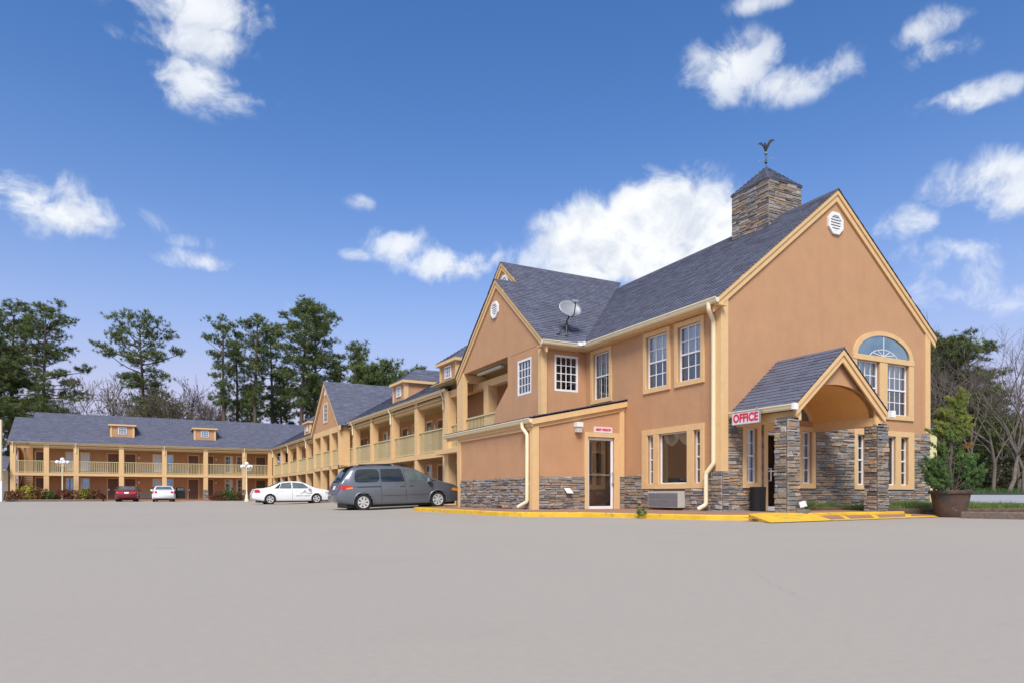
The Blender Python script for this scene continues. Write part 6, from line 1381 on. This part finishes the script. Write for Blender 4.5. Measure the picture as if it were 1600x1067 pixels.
# ------------------------------------------------------------------ small things at the office
SG = empty('office_sign', (.16, -.24, 2.375), 0, 'white OFFICE sign with red letters under the porch eave', 'sign')
FS = Fr((0, 0, 0), (0, -1, 0), (-1, 0, 0)); mb = MB(); FS.box(mb, 0, .90, .0, .30, -.02, .02); mb.obj('panel', 'sign_white', SG, bevel=.004)
mb = MB(); grect(mb, FS, -.01, .91, -.01, .31, .018, -.022, .024); mb.obj('frame', 'metal_grey', SG)
OFT = text_mesh('OFFICE', .285, bold=.012, spacing=1.05); w_ = max(v.co.x for v in OFT.vertices)-min(v.co.x for v in OFT.vertices)
for v in OFT.vertices: v.co.x *= .82/w_
place_text(OFT, FS, .45, .15, .024, 'sign_red', SG)
mb = MB()
for x in (.1, .8): mb.beam(FS.P(x, .30), FS.P(x, .40), .02, .02)
mb.obj('hanger', 'metal_grey', SG)
NS = empty('night_window_sign', (-1.18, 4.15, 2.50), 0, 'small white NIGHT WINDOW sign with red letters above the lean-to door', 'sign'); FN = Fr((0, 0, 0), (1, 0, 0), (0, -1, 0))
mb = MB(); FN.box(mb, 0, .68, 0, .17, .002, .03); mb.obj('panel', 'sign_white', NS, bevel=.003); NT = text_mesh('NIGHT WINDOW', .10, bold=.005); w_ = max(v.co.x for v in NT.vertices)-min(v.co.x for v in NT.vertices)
for v in NT.vertices: v.co.x *= .57/w_
place_text(NT, FN, .34, .085, .034, 'sign_red', NS)
TB = empty('trash_can', (1.00, -.30, SW), 0, 'black cylindrical bin beside the office door', 'bin'); mb = MB(); mb.lathe([(.17, 0), (.19, .02), (.20, .60), (.205, .62), (.205, .66), (.19, .67), (.17, .66), (.16, .3)], n=24); mb.obj('drum', 'black', TB, smooth=40)
def flood(loc, rz, label, base):
    T = empty('floodlight', loc, rz, label, 'floodlight', 'porch floodlights'); z = 0
    if base:
        mb = MB(); mb.box(-.18, .18, -.10, .12, 0, .12); bo = mb.obj('stone_block', 'stone', T, bevel=.02)
        c = bo.data.color_attributes.new('col', 'FLOAT_COLOR', 'CORNER'); c.data.foreach_set('color', [.17, .16, .155, 1]*len(bo.data.loops)); z = .12
    mb = MB(); mb.tube([(0, 0, z), (0, 0, z+.08)], .012, 6); mb.prism([(-.09, -.06, z+.07), (-.09, .05, z+.03), (-.09, .09, z+.16), (-.09, -.02, z+.20)], (.18, 0, 0)); mb.obj('housing', 'white', T, bevel=.008); mb = MB(); mb.prism([(-.075, .056, z+.045), (-.075, .091, z+.15), (-.075, .094, z+.15), (-.075, .060, z+.045)], (.15, 0, 0)); mb.obj('lens', 'metal_dark', T); return T
flood((.42, -2.22, SW), R(25), 'white floodlight on a stone block before the left porch column', True); flood((4.02, -1.75, SW), R(150), 'white floodlight beside the right porch column', False)
# satellite dish
DB = Vector((-.59, 6.66, 6.13)); DT = empty('satellite_dish', DB, 0, 'grey satellite dish on struts on the side gable roof', 'satellite dish')
nd = (CAMP+Vector((0, 0, 9))-DB); nd = (Vector((-.08, -.85, .40))).normalized(); c_ = Vector((.07, -.05, .76)); ux = nd.cross(Vector((0, 0, 1))).normalized(); uy = ux.cross(nd).normalized(); vs = [c_-nd*.0]; fs = []; rings, sg_ = 6, 32
for j in range(1, rings+1):
    for i in range(sg_): a = 2*math.pi*i/sg_; t = j/rings; vs.append(c_+ux*math.cos(a)*.43*t+uy*math.sin(a)*.34*t+nd*.09*t*t)
fs = [(0, 1+i, 1+(i+1) % sg_) for i in range(sg_)]+[(1+(j-1)*sg_+i, 1+j*sg_+i, 1+j*sg_+(i+1) % sg_, 1+(j-1)*sg_+(i+1) % sg_) for j in range(1, rings) for i in range(sg_)]
mb = MB(); mb.add(vs, fs); ro = mb.obj('reflector', 'metal_grey', DT, smooth=True, fix=False); so = ro.modifiers.new('solid', 'SOLIDIFY'); so.thickness = .02
mb = MB(); f = c_+nd*.50-uy*.02; mb.tube([c_-uy*.33+nd*.05, c_-uy*.36+nd*.25, f-uy*.06], .022, 6); mb.obj('feed_arm', 'metal_dark', DT, smooth=40); mb = MB(); mb.beam(f-ux*.10, f+ux*.12, .09, .09); mb.beam(f-nd*.1, f+nd*.02, .07, .07); mb.obj('receiver', 'metal_grey', DT, bevel=.01)
mb = MB(); mb.tube([c_-nd*.06, c_-nd*.14-uy*.2, (0, 0, .40), (0, 0, 0)], .028, 8)
for q in ((-.45, -.16), (.26, .12), (.05, .32), (-.14, -.2)): mb.tube([(0, 0, .36), (q[0], q[1], q[1]*.82-.02)], .016, 6); mb.box(q[0]-.05, q[0]+.05, q[1]-.05, q[1]+.05, q[1]*.82-.06, q[1]*.82+.01)
mb.obj('mast', 'metal_dark', DT, smooth=40)
# weathervane with spread eagle
WV = empty('weathervane', (mx_, my_, ap-.03), 0, 'dark eagle weathervane on top of the stone chimney', 'weathervane'); mb = MB(); mb.tube([(0, 0, 0), (0, 0, .62)], .012, 8); mb.lathe([(.01, .17), (.065, .20), (.075, .25), (.05, .31), (.03, .36), (.01, .38)], n=14); mb.obj('rod', 'bronze', WV, smooth=40)
mb = MB(); mb.lathe([(.01, .20), (.078, .235), (.078, .275), (.01, .29)], n=14); mb.lathe([(.01, .55), (.075, .58), (.085, .63), (.06, .69), (.01, .72)], n=14); mb.obj('globe', 'verdigris', WV, smooth=True)
mb = MB(); mb.tube([-RIGHT*.32+Vector((0, 0, .30)), RIGHT*.32+Vector((0, 0, .44))], .006, 5); mb.tube([-FWD*.3+Vector((0, 0, .37)), FWD*.3+Vector((0, 0, .37))], .006, 5)
for s_, z_ in ((-.34, .30), (.34, .44)): c = RIGHT*s_+Vector((0, 0, z_)); mb.beam(c-RIGHT*.03-Vector((0, 0, .05)), c-RIGHT*.03+Vector((0, 0, .05)), .012, .012); mb.beam(c+RIGHT*.03-Vector((0, 0, .05)), c+RIGHT*.03+Vector((0, 0, .05)), .012, .012); mb.beam(c-RIGHT*.03, c+RIGHT*.03, .012, .012)
mb.obj('compass_arm', 'metal_grey', WV)
e = MB(); C0 = Vector((0, 0, .70)); e.tube([C0, C0+Vector((0, 0, .10))-RIGHT*.01, C0+Vector((0, 0, .24))-RIGHT*.03, C0+Vector((0, 0, .33))-RIGHT*.05, C0+Vector((0, 0, .38))-RIGHT*.055, C0+Vector((0, 0, .40))-RIGHT*.09], [.045, .075, .085, .05, .042, .012], 10)
e.add([C0-RIGHT*.06, C0+RIGHT*.06, C0+RIGHT*.05-FWD*.02-Vector((0, 0, .04)), C0-RIGHT*.05-FWD*.02-Vector((0, 0, .04))], [(0, 1, 2, 3)])
def wing_(pts, th):
    for a, b in zip(pts, pts[1:]): pass
    top = [C0+RIGHT*x+Vector((0, 0, z)) for x, z in pts]; e.prism([p+FWD*.012 for p in top], -FWD*.024)
wing_([(-.02, .20), (-.14, .34), (-.24, .42), (-.34, .40), (-.42, .33), (-.30, .33), (-.22, .28), (-.14, .20), (-.05, .08)], .02); wing_([(.0, .20), (.07, .36), (.16, .50), (.30, .56), (.46, .51), (.33, .47), (.25, .40), (.19, .30), (.13, .20), (.04, .08)], .02)
e.obj('eagle', 'bronze', WV, smooth=30); WV.scale = (.64, .64, .74)
